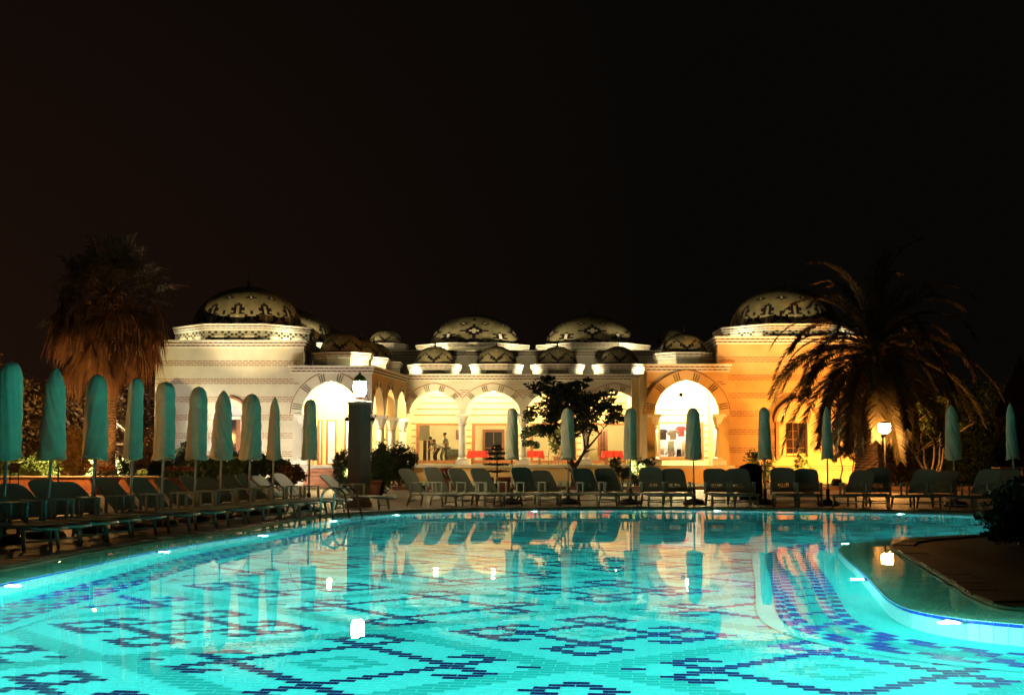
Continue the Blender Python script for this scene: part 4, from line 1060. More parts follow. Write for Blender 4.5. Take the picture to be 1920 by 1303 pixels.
def branchy(mb, rg, base, tip, r0, n=6, wig=.12, sub=3, spread=.7):
    base, tip = Vector(base), Vector(tip); L = (tip-base).length; pts = []
    for k in range(n+1):
        t = k/n; o = Vector((rg.uniform(-1,1),rg.uniform(-1,1),0))*wig*L*.25*(0 if k in (0,n) else 1)
        pts.append(base.lerp(tip,t)+o)
    mb.tube(pts, [r0*(1-.7*k/n) for k in range(n+1)], 7)
    for _ in range(sub):
        t = rg.uniform(.45,.95); p = base.lerp(tip,t); d = Vector((rg.uniform(-1,1),rg.uniform(-1,1),rg.uniform(.2,1))).normalized()*L*spread*rg.uniform(.5,.9)
        mb.tube([p, p+d*.5+Vector((0,0,.03)), p+d], [r0*.4,r0*.28,r0*.12], 5)
def tree(name, label, cat, x, y, z, crown, nl, size, lm, limbs, bm='bark', seed=1, group=None):
    # crown: list of (dx,dy,dz,rx,ry,rz); limbs: list of (base, tip, radius)
    rg = random.Random(seed); t = empty(name, (x,y,z), 0, label, cat, group)
    if limbs:
        b = MB()
        for ba, ti, r0 in limbs: branchy(b, rg, ba, ti, r0)
        b.build('trunk', M[bm], t)
    b = MB(); tot = sum(c[3]*c[4]*c[5] for c in crown)**1.0
    for c in crown:
        k = int(nl*c[3]*c[4]*c[5]/tot)
        for _ in range(max(3, k//60)):                       # leaf clumps inside each lobe, leaving gaps between
            while True:
                v = Vector((rg.uniform(-1,1),rg.uniform(-1,1),rg.uniform(-1,1)))
                if .15 < v.length < 1: break
            cc = (c[0]+v.x*c[3]*.85, c[1]+v.y*c[4]*.85, c[2]+v.z*c[5]*.85); f = rg.uniform(.22,.42)
            leaves(b, rg, 60, cc, (c[3]*f,c[4]*f,c[5]*f), size, .0)
    b.build('crown', M[lm], t); return t
def shrub(label, x, y, z, rx, ry, h, nl, size, lm, seed, name='shrub', cat='shrub', group=None):
    return tree(name, label, cat, x, y, z, [(0,0,h*.55,rx,ry,h*.5)], nl, size, lm, [((-.04,0,0),(-rx*.4,0,h*.6),.03),((.04,0,0),(rx*.4,.05,h*.65),.03),((0,0,0),(0,-.1,h*.7),.03)], 'bark', seed, group)
# dark leafy tree before the arcade
tree('leafy_tree', 'dark round-crowned tree with a forked trunk in front of the arcade', 'tree', SX(1078,56.8), 56.8, .12,
     [(0,0,2.95,1.3,1.2,.85),(-1.4,0,2.75,.9,.8,.75),(1.35,0,3.1,.85,.8,.5),(-.3,0,3.7,1.4,1.0,.6),(-1.0,0,4.2,1.1,.7,.45),(.9,0,3.75,.9,.8,.5),(-1.85,0,2.1,.55,.5,.5),(1.9,0,2.9,.5,.5,.35),(.4,0,4.3,.8,.6,.3)], 8800, .10, 'leafd',
     [((0,0,0),(-.05,0,.95),.21),((-.05,0,.85),(-.95,.1,2.4),.09),((-.02,0,.85),(.55,0,1.7),.10),((.5,0,1.6),(.75,.1,3.0),.06),((.5,0,1.6),(1.35,0,2.6),.05),((.45,0,1.5),(.25,-.2,2.8),.05),((-.5,0,1.6),(-.2,.1,3.1),.05)], seed=3)
# shrubs on the lawn left of the arcade
shrub('clipped dark shrub with bare stems on the lawn right of the lantern pillar', SX(751,57.5), 57.5, .13, .72, .6, 1.75, 4200, .075, 'leafd', 11)
t = tree('column_hedge', 'tall dark clipped hedge bush right behind the lantern pillar', 'shrub', SX(716,47), 47, .03, [(0,0,.95,.42,.42,.95),(0,0,.9,.36,.36,.9)], 9000, .055, 'leafg', [((0,0,0),(0,0,1.0),.05)], seed=12)
shrub('dark round bush just left of the lantern pillar by the steps', SX(647,52), 52, .03, .48, .42, 1.6, 4200, .055, 'leafd', 13)
# beds along the white wing
bx = [(318,59.0,.9,1.3,'leafd'),(352,60.5,.7,2.0,'leafd'),(385,58.5,.8,1.5,'leafg'),(418,59.0,.7,1.35,'leafg'),(452,58.4,.75,1.7,'leafg'),(486,58.6,.7,1.5,'leafd'),(520,58.2,.75,1.25,'leafd'),(548,57.5,.6,1.0,'leafo')]
lab = ['low dark shrub at the left corner of the white wing','taller black-green shrub at the left of the white wing','bushy green shrub left of the arched window','leafy green shrub below the arched window',
       'tall sprouting shrub right of the arched window','dark shrub between the arched window and the steps','dark low shrub left of the steps','rusty brown shrub beside the steps']
for q, (px, D, rx, h, lm) in enumerate(bx): shrub(lab[q], SX(px,D), D, .03, rx, .6, h, 2300, .10, lm, 20+q, group='shrubs along the white wing')
# garden left: hedge, orange shrub, planter wall, pots
h = empty('hedge', (SX(130,60.5),60.5,0), 0, 'bright yellow-green hedge behind the left loungers', 'hedge'); b = MB(); rg = random.Random(5)
for k in range(26): leaves(b, rg, 110, (-2.9+k*.22,0,.78+.12*math.sin(k)), (.30,.4,.78), .085, .2)
b.build('foliage', M['leafy'], h); b = MB()
for k in range(9): b.tube([(-2.6+k*.62,0,0),(-2.6+k*.62,.05,.5)], .03, 6)
b.build('stems', M['bark'], h)
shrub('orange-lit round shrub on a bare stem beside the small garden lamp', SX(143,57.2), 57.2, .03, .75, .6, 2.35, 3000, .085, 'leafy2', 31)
shrub('low green shrub with pink blooms left of the palm trunk', SX(58,56), 56, .03, .55, .5, 1.1, 900, .08, 'leafy', 32)
shrub('small green shrub right of the fan palm trunk', SX(236,56), 56, .03, .35, .4, 1.15, 700, .07, 'leafg', 33); shrub('small bright shrub in front of the wooden hut', SX(262,53), 53, .03, .35, .4, .95, 600, .08, 'leafg', 34)
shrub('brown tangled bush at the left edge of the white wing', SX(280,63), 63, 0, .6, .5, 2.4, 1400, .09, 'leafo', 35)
pw = empty('planter_wall', (SX(120,51),51,.03), 0, 'low brown garden wall behind the left loungers', 'wall'); b = MB(); b.bbox(-3.6,3.6,-.12,.12,0,.56,.015); b.build('wall', M['terra'], pw); b = MB(); b.bbox(-3.66,3.66,-.16,.16,.562,.63,.015); b.build('coping', M['floorst'], pw)
def pot(x, y, z, r, h, label, plant=None, pm='terra', seed=1, group=None):
    t = empty('flower_pot', (x,y,z), 0, label, 'flower pot', group)
    b = MB(); b.lathe([(r*.62,0),(r*.8,h*.5),(r*.95,h*.86),(r*1.06,h*.87),(r*1.06,h),(r*.92,h),(r*.90,h*.9)], 18); b.build('pot', M[pm], t)
    if plant:
        rg = random.Random(seed); b = MB(); leaves(b, rg, 260, (0,0,h+.16), (r*1.15,r*1.15,.22), .06); b.build('foliage', M['leafg'], t)
        b = MB()
        for _ in range(70):
            a = rg.uniform(0,6.28); q = r*1.15*math.sqrt(rg.random()); b.M = Matrix.Translation((q*math.cos(a),q*math.sin(a),h+.26+rg.uniform(-.05,.12))); b.octo(0,0,.03,.045,0,.03,6)
        tag(b.build('blooms', M[plant], t), kind='stuff')
    return t
pot(SX(200,48.5),48.5,.03,.55,.62,'wide terracotta pot of orange flowers before the fan palm', 'orangef', seed=3); pot(SX(335,48),48,.03,.5,.6,'terracotta pot of red flowers left of the arched window', 'pinkf', seed=4)
pot(SX(703,46),46,.03,.26,.55,'tapered terracotta pot right of the lantern pillar'); pot(SX(837,54),54,.03,.25,.5,'pot of pink flowers before the first arcade window','pinkf',seed=6)
pot(SX(946,49.5),49.5,.03,.28,.6,'terracotta pot behind the third pair of far loungers'); pot(SX(1512,50),50,.03,.3,.62,'terracotta pot behind the parasol by the right window')
pot(SX(1893,44),44,.03,.34,.72,'orange-lit terracotta pot at the right edge')
t = empty('potted_araucaria', (SX(932,50.5),50.5,.03), 0, 'dark potted tree with flat tiers of branches before the second arch', 'potted tree'); b = MB(); b.lathe([(.2,0),(.38,.3),(.42,.34),(.36,.36)],16); b.build('pot', M['black'], t)
b = MB(); b.tube([(0,0,.3),(.01,0,1.0),(0,0,1.75)], (.035,.03,.012), 8); b.build('trunk', M['dwood'], t); b = MB(); rg = random.Random(8)
for z, r_ in ((.75,.45),(1.0,.52),(1.22,.46),(1.42,.36),(1.58,.25),(1.7,.15)):
    for k in range(9):
        a = k*.7+z*5; d = Vector((math.cos(a),math.sin(a),.12)); b.tube([(0,0,z),tuple(Vector((0,0,z))+d*r_)], (.012,.006), 5); leaves(b, rg, 34, tuple(Vector((0,0,z+.02))+d*r_*.6), (r_*.45,r_*.45,.035), .05, 0)
b.build('crown', M['leafd'], t)
for q, (px, D, s) in enumerate(((1165,56,50),(1192,56.5,51),(1212,55.5,52))): shrub(['left','middle','right'][q]+' dark flowering shrub before the fourth arch', SX(px,D), D, .13, .5, .4, 1.25, 700, .08, 'leafd', s, group='shrubs before the fourth arch')
for q, (px, D, h, rx, lm) in enumerate(((1425,59,1.5,.8,'leafd'),(1502,59.5,1.55,.42,'leafy'),(1412,50,1.0,.5,'leafo'))):
    shrub(('dusky shrub below the ochre wall left of the window','small round golden shrub below the right window','rust-lit shrub behind the black bin')[q], SX(px,D), D, .13 if D > 56.4 else .03, rx, .5, h, 900, .08, lm, 60+q)
tree('slender_tree', 'slim dark-leaved sapling against the bright ochre wall', 'tree', SX(1573,57.5), 57.5, .13, [(0,0,1.9,.38,.35,.75),(-.1,0,1.4,.32,.3,.4),(.12,0,2.4,.22,.2,.35)], 900, .085, 'leafd', [((.1,0,0),(0,0,2.2),.04)], seed=71)
tree('slender_tree', 'slim rusty sapling next to the feather palm trunk', 'tree', SX(1602,57.0), 57.0, .13, [(0,0,1.8,.36,.35,.8),(.1,0,2.4,.3,.2,.4)], 900, .085, 'leafo', [((-.2,0,0),(0,0,2.2),.035)], seed=72)
tree('pale_tree', 'pale-stemmed spreading tree lit by the globe lamp', 'tree', SX(1738,55), 55, .13, [(-.9,0,2.6,.9,.8,.55),(.2,0,2.5,.8,.8,.45),(-.3,0,3.5,1.1,.8,.55),(.6,0,3.2,.8,.7,.5),(1.1,0,2.4,.7,.6,.5)], 3000, .10, 'leafy',
     [((0,0,0),(-.9,0,2.4),.07),((0,0,0),(-.35,0,3.0),.07),((.1,0,0),(.3,0,2.7),.06),((.15,0,0),(.95,0,2.3),.06),((.2,0,0),(.75,0,3.0),.05),((-.6,0,1.4),(-1.4,0,2.5),.04)], 'barkp', seed=81)
shrub('golden-brown grassy bush behind the globe lamp post', SX(1680,60), 60, .1, 1.0, .6, 1.75, 1500, .10, 'leafo', 83)
bush = tree('dark_bush', 'dark bush at the right edge on the pool terrace', 'shrub', 7.35, 19.9, .03, [(0,0,.50,.62,.55,.48),(-.25,-.2,.3,.42,.4,.3)], 3600, .055, 'leafd', [((0,0,0),(.1,0,.6),.03)], seed=91)
b = MB(); rg = random.Random(14)
for _ in range(9):
    a = rg.uniform(2.6,5.2); b.M = Matrix.Translation((.6*math.cos(a),.55*math.sin(a),rg.uniform(.15,.7))); b.octo(0,0,.02,.03,0,.02,6)
tag(b.build('blooms', M['orangef'], bush), kind='stuff')
# trees in the dark behind
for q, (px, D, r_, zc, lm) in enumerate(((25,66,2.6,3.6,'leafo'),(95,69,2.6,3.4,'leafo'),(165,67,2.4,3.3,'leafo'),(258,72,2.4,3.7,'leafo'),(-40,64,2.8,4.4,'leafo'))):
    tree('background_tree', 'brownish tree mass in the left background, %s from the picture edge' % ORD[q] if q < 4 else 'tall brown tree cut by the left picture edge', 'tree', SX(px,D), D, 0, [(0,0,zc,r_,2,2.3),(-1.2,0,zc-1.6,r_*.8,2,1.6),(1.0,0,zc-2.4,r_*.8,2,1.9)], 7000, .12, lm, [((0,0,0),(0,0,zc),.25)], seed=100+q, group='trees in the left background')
for q, (px, D, r_, zc) in enumerate(((1725,84,3.0,3.5),(1800,80,3.0,3.8),(1870,74,2.8,3.9),(1935,70,2.8,3.8),(1660,88,2.6,3.0))):
    tree('background_tree', 'almost black tree in the right background, '+ORD[q]+' of the dark row' if q < 4 else 'low dark tree behind the globe lamp', 'tree', SX(px,D), D, 0, [(0,0,zc,r_,2,2.0),(-1.0,0,zc-2,r_*.9,2,1.8),(1.0,0,zc-2.3,r_*.9,2,1.8)], 7000, .12, 'leafd', [((0,0,0),(0,0,zc),.25)], seed=120+q, group='trees in the right background')
# ---- palms
def frond_mesh(e, L=3.6, seed=1, grav=1.25):
    rg = random.Random(seed); b = MB(); N = 16; p = Vector((0,0,0)); ang = R(e); pts = [p.copy()]
    for k in range(N):
        ang -= grav/N*(.35+1.2*k/N)*max(.12, math.cos(ang)+.18); p = p+Vector((math.cos(ang),0,math.sin(ang)))*(L/N); pts.append(p.copy())
    b.tube(pts, [.032*(1-.85*k/N) for k in range(N+1)], 5)
    for k in range(2, N):
        for s in range(6):
            t = (k+s/6)/N; q = pts[k].lerp(pts[k+1], s/6); d = (pts[k+1]-pts[k]).normalized(); up = Vector((0,1,0)).cross(d)*-1
            ll = .54*math.sin(min(1,t*1.15)*math.pi*.92)**.6*rg.uniform(.8,1.1)+.05
            for sd in (-1,1):
                v = (d*rg.uniform(.55,.85)+Vector((0,sd,0))*rg.uniform(.55,.8)+up*rg.uniform(.0,.35)).normalized()
                tip = q+v*ll+Vector((0,0,-.16*ll)); mid = q+v*ll*.5; wv = d*.026
                b.add([tuple(q-wv),tuple(mid-wv*1.1),tuple(tip),tuple(mid+wv*1.1),tuple(q+wv)], [(0,1,2,3,4)])
    me = bpy.data.meshes.new('frond'); me.from_pydata(b.v, [], b.f); me.materials.append(M['frond']); return me
def trunk_mesh(h, r, seed, flare=1.25):
    rg = random.Random(seed); b = MB(); prof = []; n = int(h/.11)
    for k in range(n+1):
        z = h*k/n; rr = r*(flare-(flare-1)*min(1,z/1.0)); prof += [(rr,z),(rr*1.07,z+.07)]
    b.lathe(prof, 18, smooth=False, mod=lambda rr,z,a: rr*(1+.05*math.sin(9*a+z*31)+.03*math.sin(5*a-z*17))); return b
pxr, Dp = SX(1622,55), 55.0
p2 = empty('feather_palm', (pxr,Dp,.13), 0, 'big feather palm with arching drooping fronds over the globe lamp', 'palm tree')
trunk_mesh(5.2, .44, 4, 1.12).build('trunk', M['bark'], p2)
FR = {}
rg = random.Random(44); cz = 5.45
ga = 2.39996
for k in range(92):
    f = k/91; e = 84-136*f**.85+rg.uniform(-7,7); eb = max(-66, min(84, round(e/15)*15)); v = k % 2
    if (eb, v) not in FR: FR[(eb, v)] = frond_mesh(eb, 4.9 if eb > -20 else 3.6, 7+v+eb, 2.0 if eb > 20 else 1.55)
    o = link('frond', FR[(eb, v)], p2, (SX(1640,Dp)-pxr+.0, 0, cz+.35*(1-2*f)), k*ga+rg.uniform(-.2,.2)); s = rg.uniform(.85,1.1)*(1.14 if eb < 20 else 1); o.scale = (s,s,s); o.rotation_euler.x = rg.uniform(-.12,.12)
b = MB(); b.M = Matrix.Translation((SX(1640,Dp)-pxr,0,cz)); b.lathe([(.3,-.9),(.55,-.5),(.62,-.1),(.45,.4),(.1,.8)], 14, mod=lambda r,z,a: r*(1+.1*math.sin(8*a+z*9))); b.build('crown_heart', M['dwood'], p2)
pxl, Dl = SX(200,54), 54.0
p1 = empty('fan_palm', (pxl,Dl,.03), 0, 'tall fan palm with a thick skirt of dry hanging leaves', 'palm tree')
trunk_mesh(7.4, .36, 5, 1.45).build('trunk', M['bark'], p1)
def fan_mesh(e, seed, L=1.0, F=.95, droop=.5, nb=22, hang=False):
    rg = random.Random(seed); b = MB(); ang = R(e); d = Vector((math.cos(ang),0,math.sin(ang))); tipp = d*L+Vector((0,0,-.10*L)); b.tube([(0,0,0),tuple(d*L*.5),tuple(tipp)], (.03,.022,.016), 5)
    up = Vector((0,1,0)).cross(d)*-1
    for k in range(nb):
        a = (k/(nb-1)-.5)*R(230); v = (d*math.cos(a)+Vector((0,1,0))*math.sin(a)+up*.12*abs(math.sin(2*a))).normalized(); l = F*rg.uniform(.8,1.1)*(1-.25*abs(a)/2)
        m1 = tipp+v*l*.55+Vector((0,0,-droop*.12)); t2 = tipp+v*l*.9+Vector((0,0,-droop*(.35+.5*rg.random())))
        if hang: m1 = tipp+v*l*.32+Vector((0,0,-.45)); t2 = tipp+v*l*.5+Vector((0,0,-droop*(.65+.6*rg.random())))
        side = v.cross(up).normalized()*.034
        b.add([tuple(tipp),tuple(m1-side),tuple(t2),tuple(m1+side)], [(0,1,2,3)])
    me = bpy.data.meshes.new('frond'); me.from_pydata(b.v, [], b.f); return me
FM = {}; rg = random.Random(55)
for k in range(70):
    f = k/69; e = 72-112*f+rg.uniform(-8,8); eb = round(e/14)*14; v = k % 2
    if ('g',eb,v) not in FM: FM[('g',eb,v)] = fan_mesh(eb, k, 1.75, 1.25, .6); FM[('g',eb,v)].materials.append(M['fan'])
    o = link('frond', FM[('g',eb,v)], p1, (0,0,7.55+.3*(1-f)), k*ga); s = rg.uniform(.85,1.15); o.scale = (s,s,s)
for k in range(150):
    f = k/149; e = 4-56*f+rg.uniform(-16,16); eb = round(e/8)*8; v = k % 3
    if ('d',eb,v) not in FM: FM[('d',eb,v)] = fan_mesh(eb, 300+k, 1.62-.25*f, .95, 1.15, 16, True); FM[('d',eb,v)].materials.append(M['dry'])
    o = link('dry_frond', FM[('d',eb,v)], p1, (0,0,7.6-.9*f+rg.uniform(-.35,.35)), k*ga+rg.uniform(-.5,.5)); s = rg.uniform(.62,1.28); o.rotation_euler.x = rg.uniform(-.3,.3); o.scale = (s,s,s)
# ------------------------------------------------------------------ small things in the garden
t = empty('wooden_hut', (SX(228,62),62,0), 0, 'small wooden hut with a gabled roof behind the fan palm', 'hut')
b = MB()
for k in range(12): b.box(-.5+k*.084,-.5+k*.084+.078,-.4,-.37,0,1.25)
tag(b.build('planks', M['dwood'], t), kind='stuff'); b = MB(); b.box(-.5,.5,-.36,.4,0,1.25); b.box(-.55,.55,-.45,-.38,1.9,2.0); b.box(-.55,-.47,-.43,-.36,0,1.9); b.box(.47,.55,-.43,-.36,0,1.9); b.build('frame', M['dwood'], t)
b = MB(); b.add([(-.75,-.6,2.3),(0,-.6,2.9),(0,.5,2.9),(-.75,.5,2.3),(.75,-.6,2.3),(.75,.5,2.3),(-.75,-.6,2.24),(0,-.6,2.82),(.75,-.6,2.24)], [(0,1,2,3),(1,4,5,2),(0,6,7,1),(1,7,8,4)]); b.build('roof', M['barkp'], t)
t = empty('notice_board', (SX(31,45),45,.03), 0, 'small brown notice board on two legs by the left edge', 'notice board')
b = MB(); b.bbox(-.16,.16,-.02,.02,.80,1.12,.01); b.build('board', M['brick'], t); b = MB(); b.box(-.05,.05,-.024,-.021,1.0,1.03); b.build('mark', M['floorst'], t); b = MB(); b.box(-.15,-.125,-.012,.012,0,.8); b.box(.125,.15,-.012,.012,0,.8); b.build('legs', M['black'], t)
t = empty('covered_bin', (SX(1406,42.5),42.5,.03), 0, 'rounded black covered bin behind the upright far loungers', 'bin')
b = MB(); b.lathe([(.34,0),(.37,.1),(.37,.85)], 20); b.build('body', M['black'], t); b = MB(); b.lathe([(.39,.85),(.39,.93),(.33,1.03),(.15,1.10),(.02,1.12)], 20); b.build('lid', M['black'], t)
t = empty('garden_table', (SX(1893,47),47,.03), 0, 'small yellow-lit wooden table at the right edge', 'table')
b = MB()
for k in range(5): b.bbox(-.55,.55,-.4+k*.165,-.4+k*.165+.15,.93,.97,.005)
b.build('tabletop', M['barkp'], t)
for sx_ in (-1,1):
    for sy_ in (-1,1): b = MB(); b.bbox(sx_*.48-.03,sx_*.48+.03,sy_*.3-.03,sy_*.3+.03,0,.928,.005); b.build('leg', M['barkp'], t)
t = empty('red_awning', (SX(1915,66),66,0), 0, 'dark red pointed awning cut off by the right picture edge', 'awning')
b = MB(); b.lathe([(1.35,3.35),(1.1,4.0),(.55,5.1),(.06,6.2),(.01,6.3)], 8, smooth=False); b.build('canopy', mat('dark_red_cloth',(.06,.006,.010),.8), t); b = MB(); b.tube([(0,0,0),(0,0,3.6)], .05, 8); b.build('pole', M['dwood'], t)
# ------------------------------------------------------------------ tables and chairs on the veranda
def cloth(b, hw, hd, z, drop):
    n = 9; vs, fs = [], []
    ring = []
    for k in range(4*n):
        s, f = divmod(k, n); f = f/n
        ring.append([(-hw+2*hw*f,-hd),(hw,-hd+2*hd*f),(hw-2*hw*f,hd),(-hw,hd-2*hd*f)][s])
    m = len(ring); vs = [(x,y,z) for x,y in ring]
    for k,(x,y) in enumerate(ring):
        c = (k % n)/n; fl = 1.08+.05*math.sin(k*2.1); dr = drop*(1+.35*(max(0,1-min(c,1-c)*6))); vs.append((x*fl,y*fl,z-dr))
    b.add(vs, [tuple(range(m))]+[(m+k,m+(k+1)%m,(k+1)%m,k) for k in range(m)])
def table(px, D, label, hw=.55):
    x = SX(px,D); t = empty('dining_table', (x,D,VZ), 0, label, 'table', 'tables on the veranda'); b = MB(); b.bbox(-hw,hw,-hw*.8,hw*.8,.70,.74,.006); b.build('tabletop', M['wood'], t)
    for sx_ in (-1,1):
        for sy_ in (-1,1): b = MB(); b.bbox(sx_*hw*.6-.035,sx_*hw*.6+.035,sy_*hw*.5-.035,sy_*hw*.5+.035,0,.699,.005); b.build('leg', M['wood'], t)
    c = MB(); cloth(c, hw+.02, hw*.8+.02, .745, .36); o = c.build('tablecloth', M['red']); o.location = (x,D,VZ); tag(o, 'red cloth on the '+label.replace('wooden ',''), 'tablecloth', 'red tablecloths')
def chair(px, D, rz, label, m='wicker'):
    t = empty('dining_chair', (SX(px,D),D,VZ), R(rz), label, 'chair', 'chairs around the veranda tables')
    b = MB(); b.bbox(-.22,.22,-.22,.22,.42,.46,.01); b.build('seat', M[m], t)
    for sx_ in (-1,1):
        b = MB(); b.tube([(sx_*.2,-.2,.42),(sx_*.21,-.21,0)], .02, 6); b.build('leg', M[m], t)
        b = MB(); b.tube([(sx_*.2,.2,.42),(sx_*.21,.24,0)], .02, 6); b.build('leg', M[m], t)
    b = MB(); b.tube([(-.2,.21,.44),(-.21,.25,.75),(-.14,.28,.95),(0,.29,1.0),(.14,.28,.95),(.21,.25,.75),(.2,.21,.44)], .02, 6)
    for k in (-1,0,1): b.tube([(k*.09,.22,.46),(k*.09,.28,.95)], .011, 5)
    b.build('backrest', M[m], t)
table(896, 75.0, 'wooden veranda table in the second arch', .52); table(1000, 75.0, 'wooden veranda table left of the dark tree', .52); table(1147, 75.2, 'wooden veranda table in the fourth arch', .52)
for px, rz, lab in ((918,-90,'wicker chair right of the veranda table in the second arch'),(1021,-90,'wicker chair right of the veranda table left of the dark tree'),(1128,90,'wicker chair left of the veranda table in the fourth arch'),(1170,-90,'wicker chair right of the veranda table in the fourth arch'),(1044,-60,'pale wicker chair behind the stem of the dark tree')): chair(px, 75.2, rz, lab)
t = empty('house_plant', (SX(1190,77.6),77.6,VZ), 0, 'tall green house plant inside the fourth arcade window', 'plant'); b = MB(); leaves(b, random.Random(77), 700, (0,0,1.5), (.4,.3,1.0), .10); b.build('foliage', M['leafy'], t); b = MB(); b.lathe([(.18,0),(.24,.4),(.2,.42)],14); b.build('pot', M['terra'], t)
t = empty('house_plant', (SX(1045,77.6),77.6,VZ), 0, 'light green house plant inside the third arcade window', 'plant'); b = MB(); leaves(b, random.Random(78), 700, (0,0,1.4), (.55,.3,.9), .11); b.build('foliage', M['leafy'], t); b = MB(); b.lathe([(.18,0),(.24,.4),(.2,.42)],14); b.build('pot', M['terra'], t)
# a sideboard with folded grey covers in the first window
t = empty('covered_sideboard', (SX(858,78.4),78.4,VZ), 0, 'sideboard heaped with grey-green cloths in the first arcade window', 'sideboard'); b = MB(); b.bbox(-.5,.6,-.3,.3,0,.8,.02); b.build('cabinet', M['tcloth'], t)
b = MB(); cloth(b, .58, .36, .86, .4); b.build('cloths', M['gcloth'], t)
# ------------------------------------------------------------------ people in the first window
def skin(name, J, E, m, parent, sub=1):
    keys = list(J); me = bpy.data.meshes.new(name); me.from_pydata([J[k][0] for k in keys], [(keys.index(a),keys.index(b)) for a,b in E], [])
    o = link(name, me, parent); md = o.modifiers.new('skin', 'SKIN'); md.use_smooth_shade = True; sk = me.skin_vertices[0].data
    for i, k in enumerate(keys):
        r = J[k][1]; sk[i].radius = r if isinstance(r, tuple) else (r, r)
    sk[0].use_root = True; s = o.modifiers.new('sub', 'SUBSURF'); s.levels = sub; s.render_levels = sub; me.materials.append(m); return o
def person(px, D, rz, label, lean, shirt, trousers, sc=1.0, reach=.5):
    t = empty('person', (SX(px,D),D,VZ), R(rz), label, 'person', 'people in the first arcade window'); t.scale = (sc,sc,sc)
    # faces -Y; lean = forward angle of the spine
    a = R(lean); f = Vector((0,-math.sin(a),math.cos(a))); nf = Vector((0,-math.cos(a),-math.sin(a)))
    hip = Vector((0,.08*math.sin(a)*2,.93)); P = lambda d, s=0, o=0: tuple(hip+f*d+Vector((s,0,0))+nf*o)
    nk = Vector(P(.56)); hd = nk+(f*.7+Vector((0,-.25,.5))).normalized()*.16
    J = {'hip':(tuple(hip),(.15,.11)),'waist':(P(.20),(.14,.10)),'chest':(P(.40),(.17,.115)),'neck':(tuple(nk),.055),'head':(tuple(hd),(.082,.10)),'crown':(tuple(hd+Vector((0,0,.10))),(.07,.085))}
    E = [('hip','waist'),('waist','chest'),('chest','neck'),('neck','head'),('head','crown')]
    J['nose'] = (tuple(hd+Vector((0,-.115,-.0))),.016); E.append(('head','nose'))
    Js, Es = {'hip':(P(.0),(.162,.125)),'waist':(P(.20),(.155,.118)),'chest':(P(.40),(.182,.13)),'neck':(P(.50),(.09,.08))}, [('hip','waist'),('waist','chest'),('chest','neck')]
    Jt, Et = {'hip':(P(.04),(.16,.125))}, []
    for s, n in ((-1,'l'),(1,'r')):
        sh = Vector(P(.47,s*.18)); hand = sh+Vector((s*.02,-.30*reach-.05,-.50+.12*reach)); el = (sh+hand)/2+Vector((s*.05,.06,-.03))
        J[n+'sh'] = (tuple(sh),.055); J[n+'el'] = (tuple(el),.042); J[n+'wr'] = (tuple(hand),.028); pal = hand+(hand-el).normalized()*.07; J[n+'pa'] = (tuple(pal),(.035,.018))
        E += [('chest',n+'sh'),(n+'sh',n+'el'),(n+'el',n+'wr'),(n+'wr',n+'pa')]
        dd = (hand-el).normalized()
        for q in range(4): 
            b_ = pal+dd*.035+Vector(((q-1.5)*.018,0,0)); J[f'{n}f{q}'] = (tuple(b_),.009); J[f'{n}g{q}'] = (tuple(b_+dd*(.05-.006*abs(q-1.3))+Vector((0,.012,0))),.007); E += [(n+'pa',f'{n}f{q}'),(f'{n}f{q}',f'{n}g{q}')]
        J[n+'t'] = (tuple(hand+dd*.05+Vector((-s*.05,-.01,0))),.009); E.append((n+'wr',n+'t'))
        kn = Vector((s*.11,-.05,.50)); an = Vector((s*.11,.03,.08)); to = Vector((s*.12,-.14,.035))
        J[n+'th'] = (tuple(hip+Vector((s*.09,0,-.05))),.085); J[n+'kn'] = (tuple(kn),.06); J[n+'an'] = (tuple(an),.042); J[n+'to'] = (tuple(to),(.042,.03))
        E += [('hip',n+'th'),(n+'th',n+'kn'),(n+'kn',n+'an'),(n+'an',n+'to')]
        Js[n+'sh'] = (tuple(sh),.066); Js[n+'el'] = (tuple(sh.lerp(el,.75)),.056); Es += [('chest',n+'sh'),(n+'sh',n+'el')]
        Jt[n+'th'] = (tuple(hip+Vector((s*.09,0,-.05))),.098); Jt[n+'kn'] = (tuple(kn),.075); Jt[n+'an'] = (tuple(an+Vector((0,0,.03))),.062); Et += [('hip',n+'th'),(n+'th',n+'kn'),(n+'kn',n+'an')]
    skin('body', J, E, M['skin'], t); skin('shirt', Js, Es, M[shirt], t); skin('trousers', Jt, Et, M[trousers], t)
    b = MB(); b.M = Matrix.Translation(hd+Vector((0,.025,.06))); b.lathe([(.10,-.05),(.105,.02),(.09,.07),(.05,.105),(.005,.115)], 14); b.build('hair', M['hair'], t)
person(838, 79.0, -70, 'person standing in a grey-green shirt inside the first arcade window', 14, 'gcloth', 'gcloth', 1.03, .7)
person(829, 78.2, -80, 'person in a white shirt bending forward inside the first arcade window', 66, 'wcloth', 'gcloth', 1.0, .5)
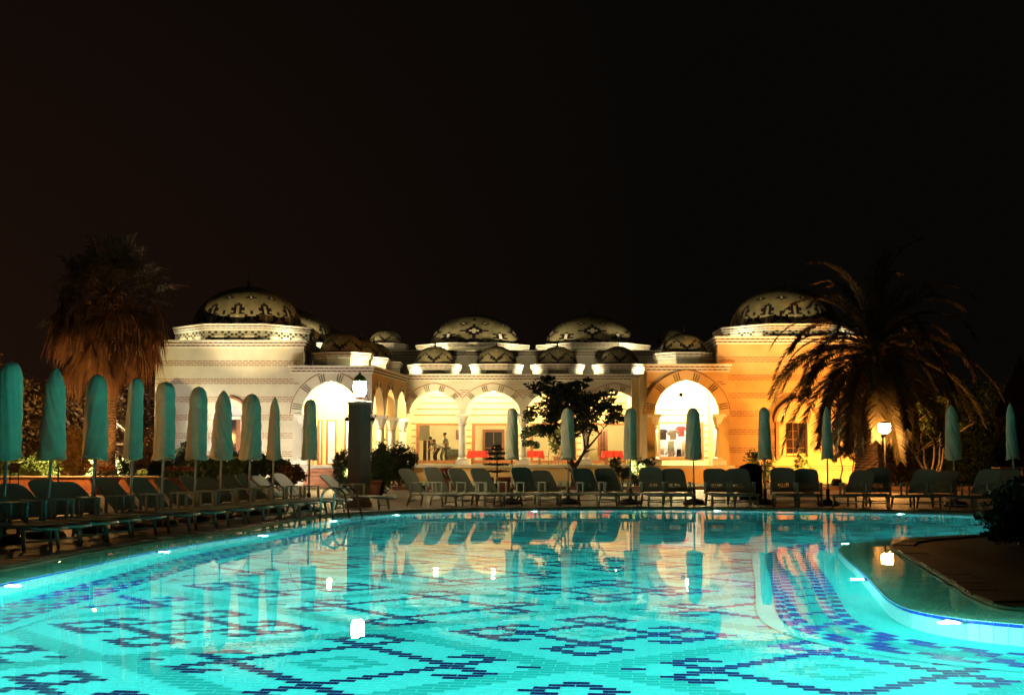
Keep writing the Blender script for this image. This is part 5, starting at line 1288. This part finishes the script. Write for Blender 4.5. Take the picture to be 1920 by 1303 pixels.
person(817, 78.0, -60, 'person in dark clothes bending low at the left of the first arcade window', 42, 'gcloth', 'dcloth', .95, .5)
# ------------------------------------------------------------------ clothes hanging in the shop window
def garment(px, py, D, kind, m, label, s=1.0):
    x, z = S(px,py,D); t = empty('hanging_garment', (x,D,z), 0, label, 'garment', 'clothes in the shop window'); b = MB()
    if kind == 'shirt':
        o = [(-.2,-.62),(.2,-.62),(.2,-.15),(.36,-.34),(.46,-.25),(.24,.0),(.07,.04),(-.07,.04),(-.24,.0),(-.46,-.25),(-.36,-.34),(-.2,-.15)]
    else:
        o = [(-.17,0),(.17,0),(.20,-.5),(.19,-.95),(.04,-.95),(.0,-.35),(-.04,-.95),(-.19,-.95),(-.20,-.5)][::-1]
    n = len(o); b.add([(a*s,-.04+.02*math.cos(a*9),c*s) for a,c in o]+[(a*s,.05,c*s) for a,c in o], [tuple(range(n)),tuple(range(2*n-1,n-1,-1))]+[(i,n+i,n+(i+1)%n,(i+1)%n) for i in range(n)]); b.build('cloth', M[m], t)
    b = MB(); b.tube([(-.2*s,0,.01),(0,0,.07*s),(.2*s,0,.01)], .008, 5); b.tube([(0,0,.07*s),(0,0,.20*s)], .006, 5); b.build('hanger', M['metal'], t)
for px, py, D, k, m, lab in ((1262,806,69.6,'shirt','wcloth','white shirt hanging in the middle of the shop window'),(1243,806,69.8,'shirt','dcloth','dark shirt at the top left of the shop window'),(1258,827,69.3,'trousers','gcloth','grey trousers below the white shirt in the shop window'),
        (1277,800,70.3,'shirt','red','red shirt at the top of the shop window'),(1284,830,69.4,'trousers','tcloth','tan trousers in the middle of the shop window'),(1311,812,69.6,'shirt','wcloth','white shirt at the right end of the shop window'),(1313,834,69.4,'trousers','gcloth','grey trousers at the right end of the shop window'),(1240,838,69.4,'shirt','wcloth','white shirt at the lower left of the shop window'),(1257,845,69.1,'shirt','wcloth','white shirt at the bottom of the shop window'),(1273,842,69.2,'trousers','dcloth','dark trousers at the bottom of the shop window')):
    garment(px, py, D, k, m, lab, .8 if py < 835 else .62)
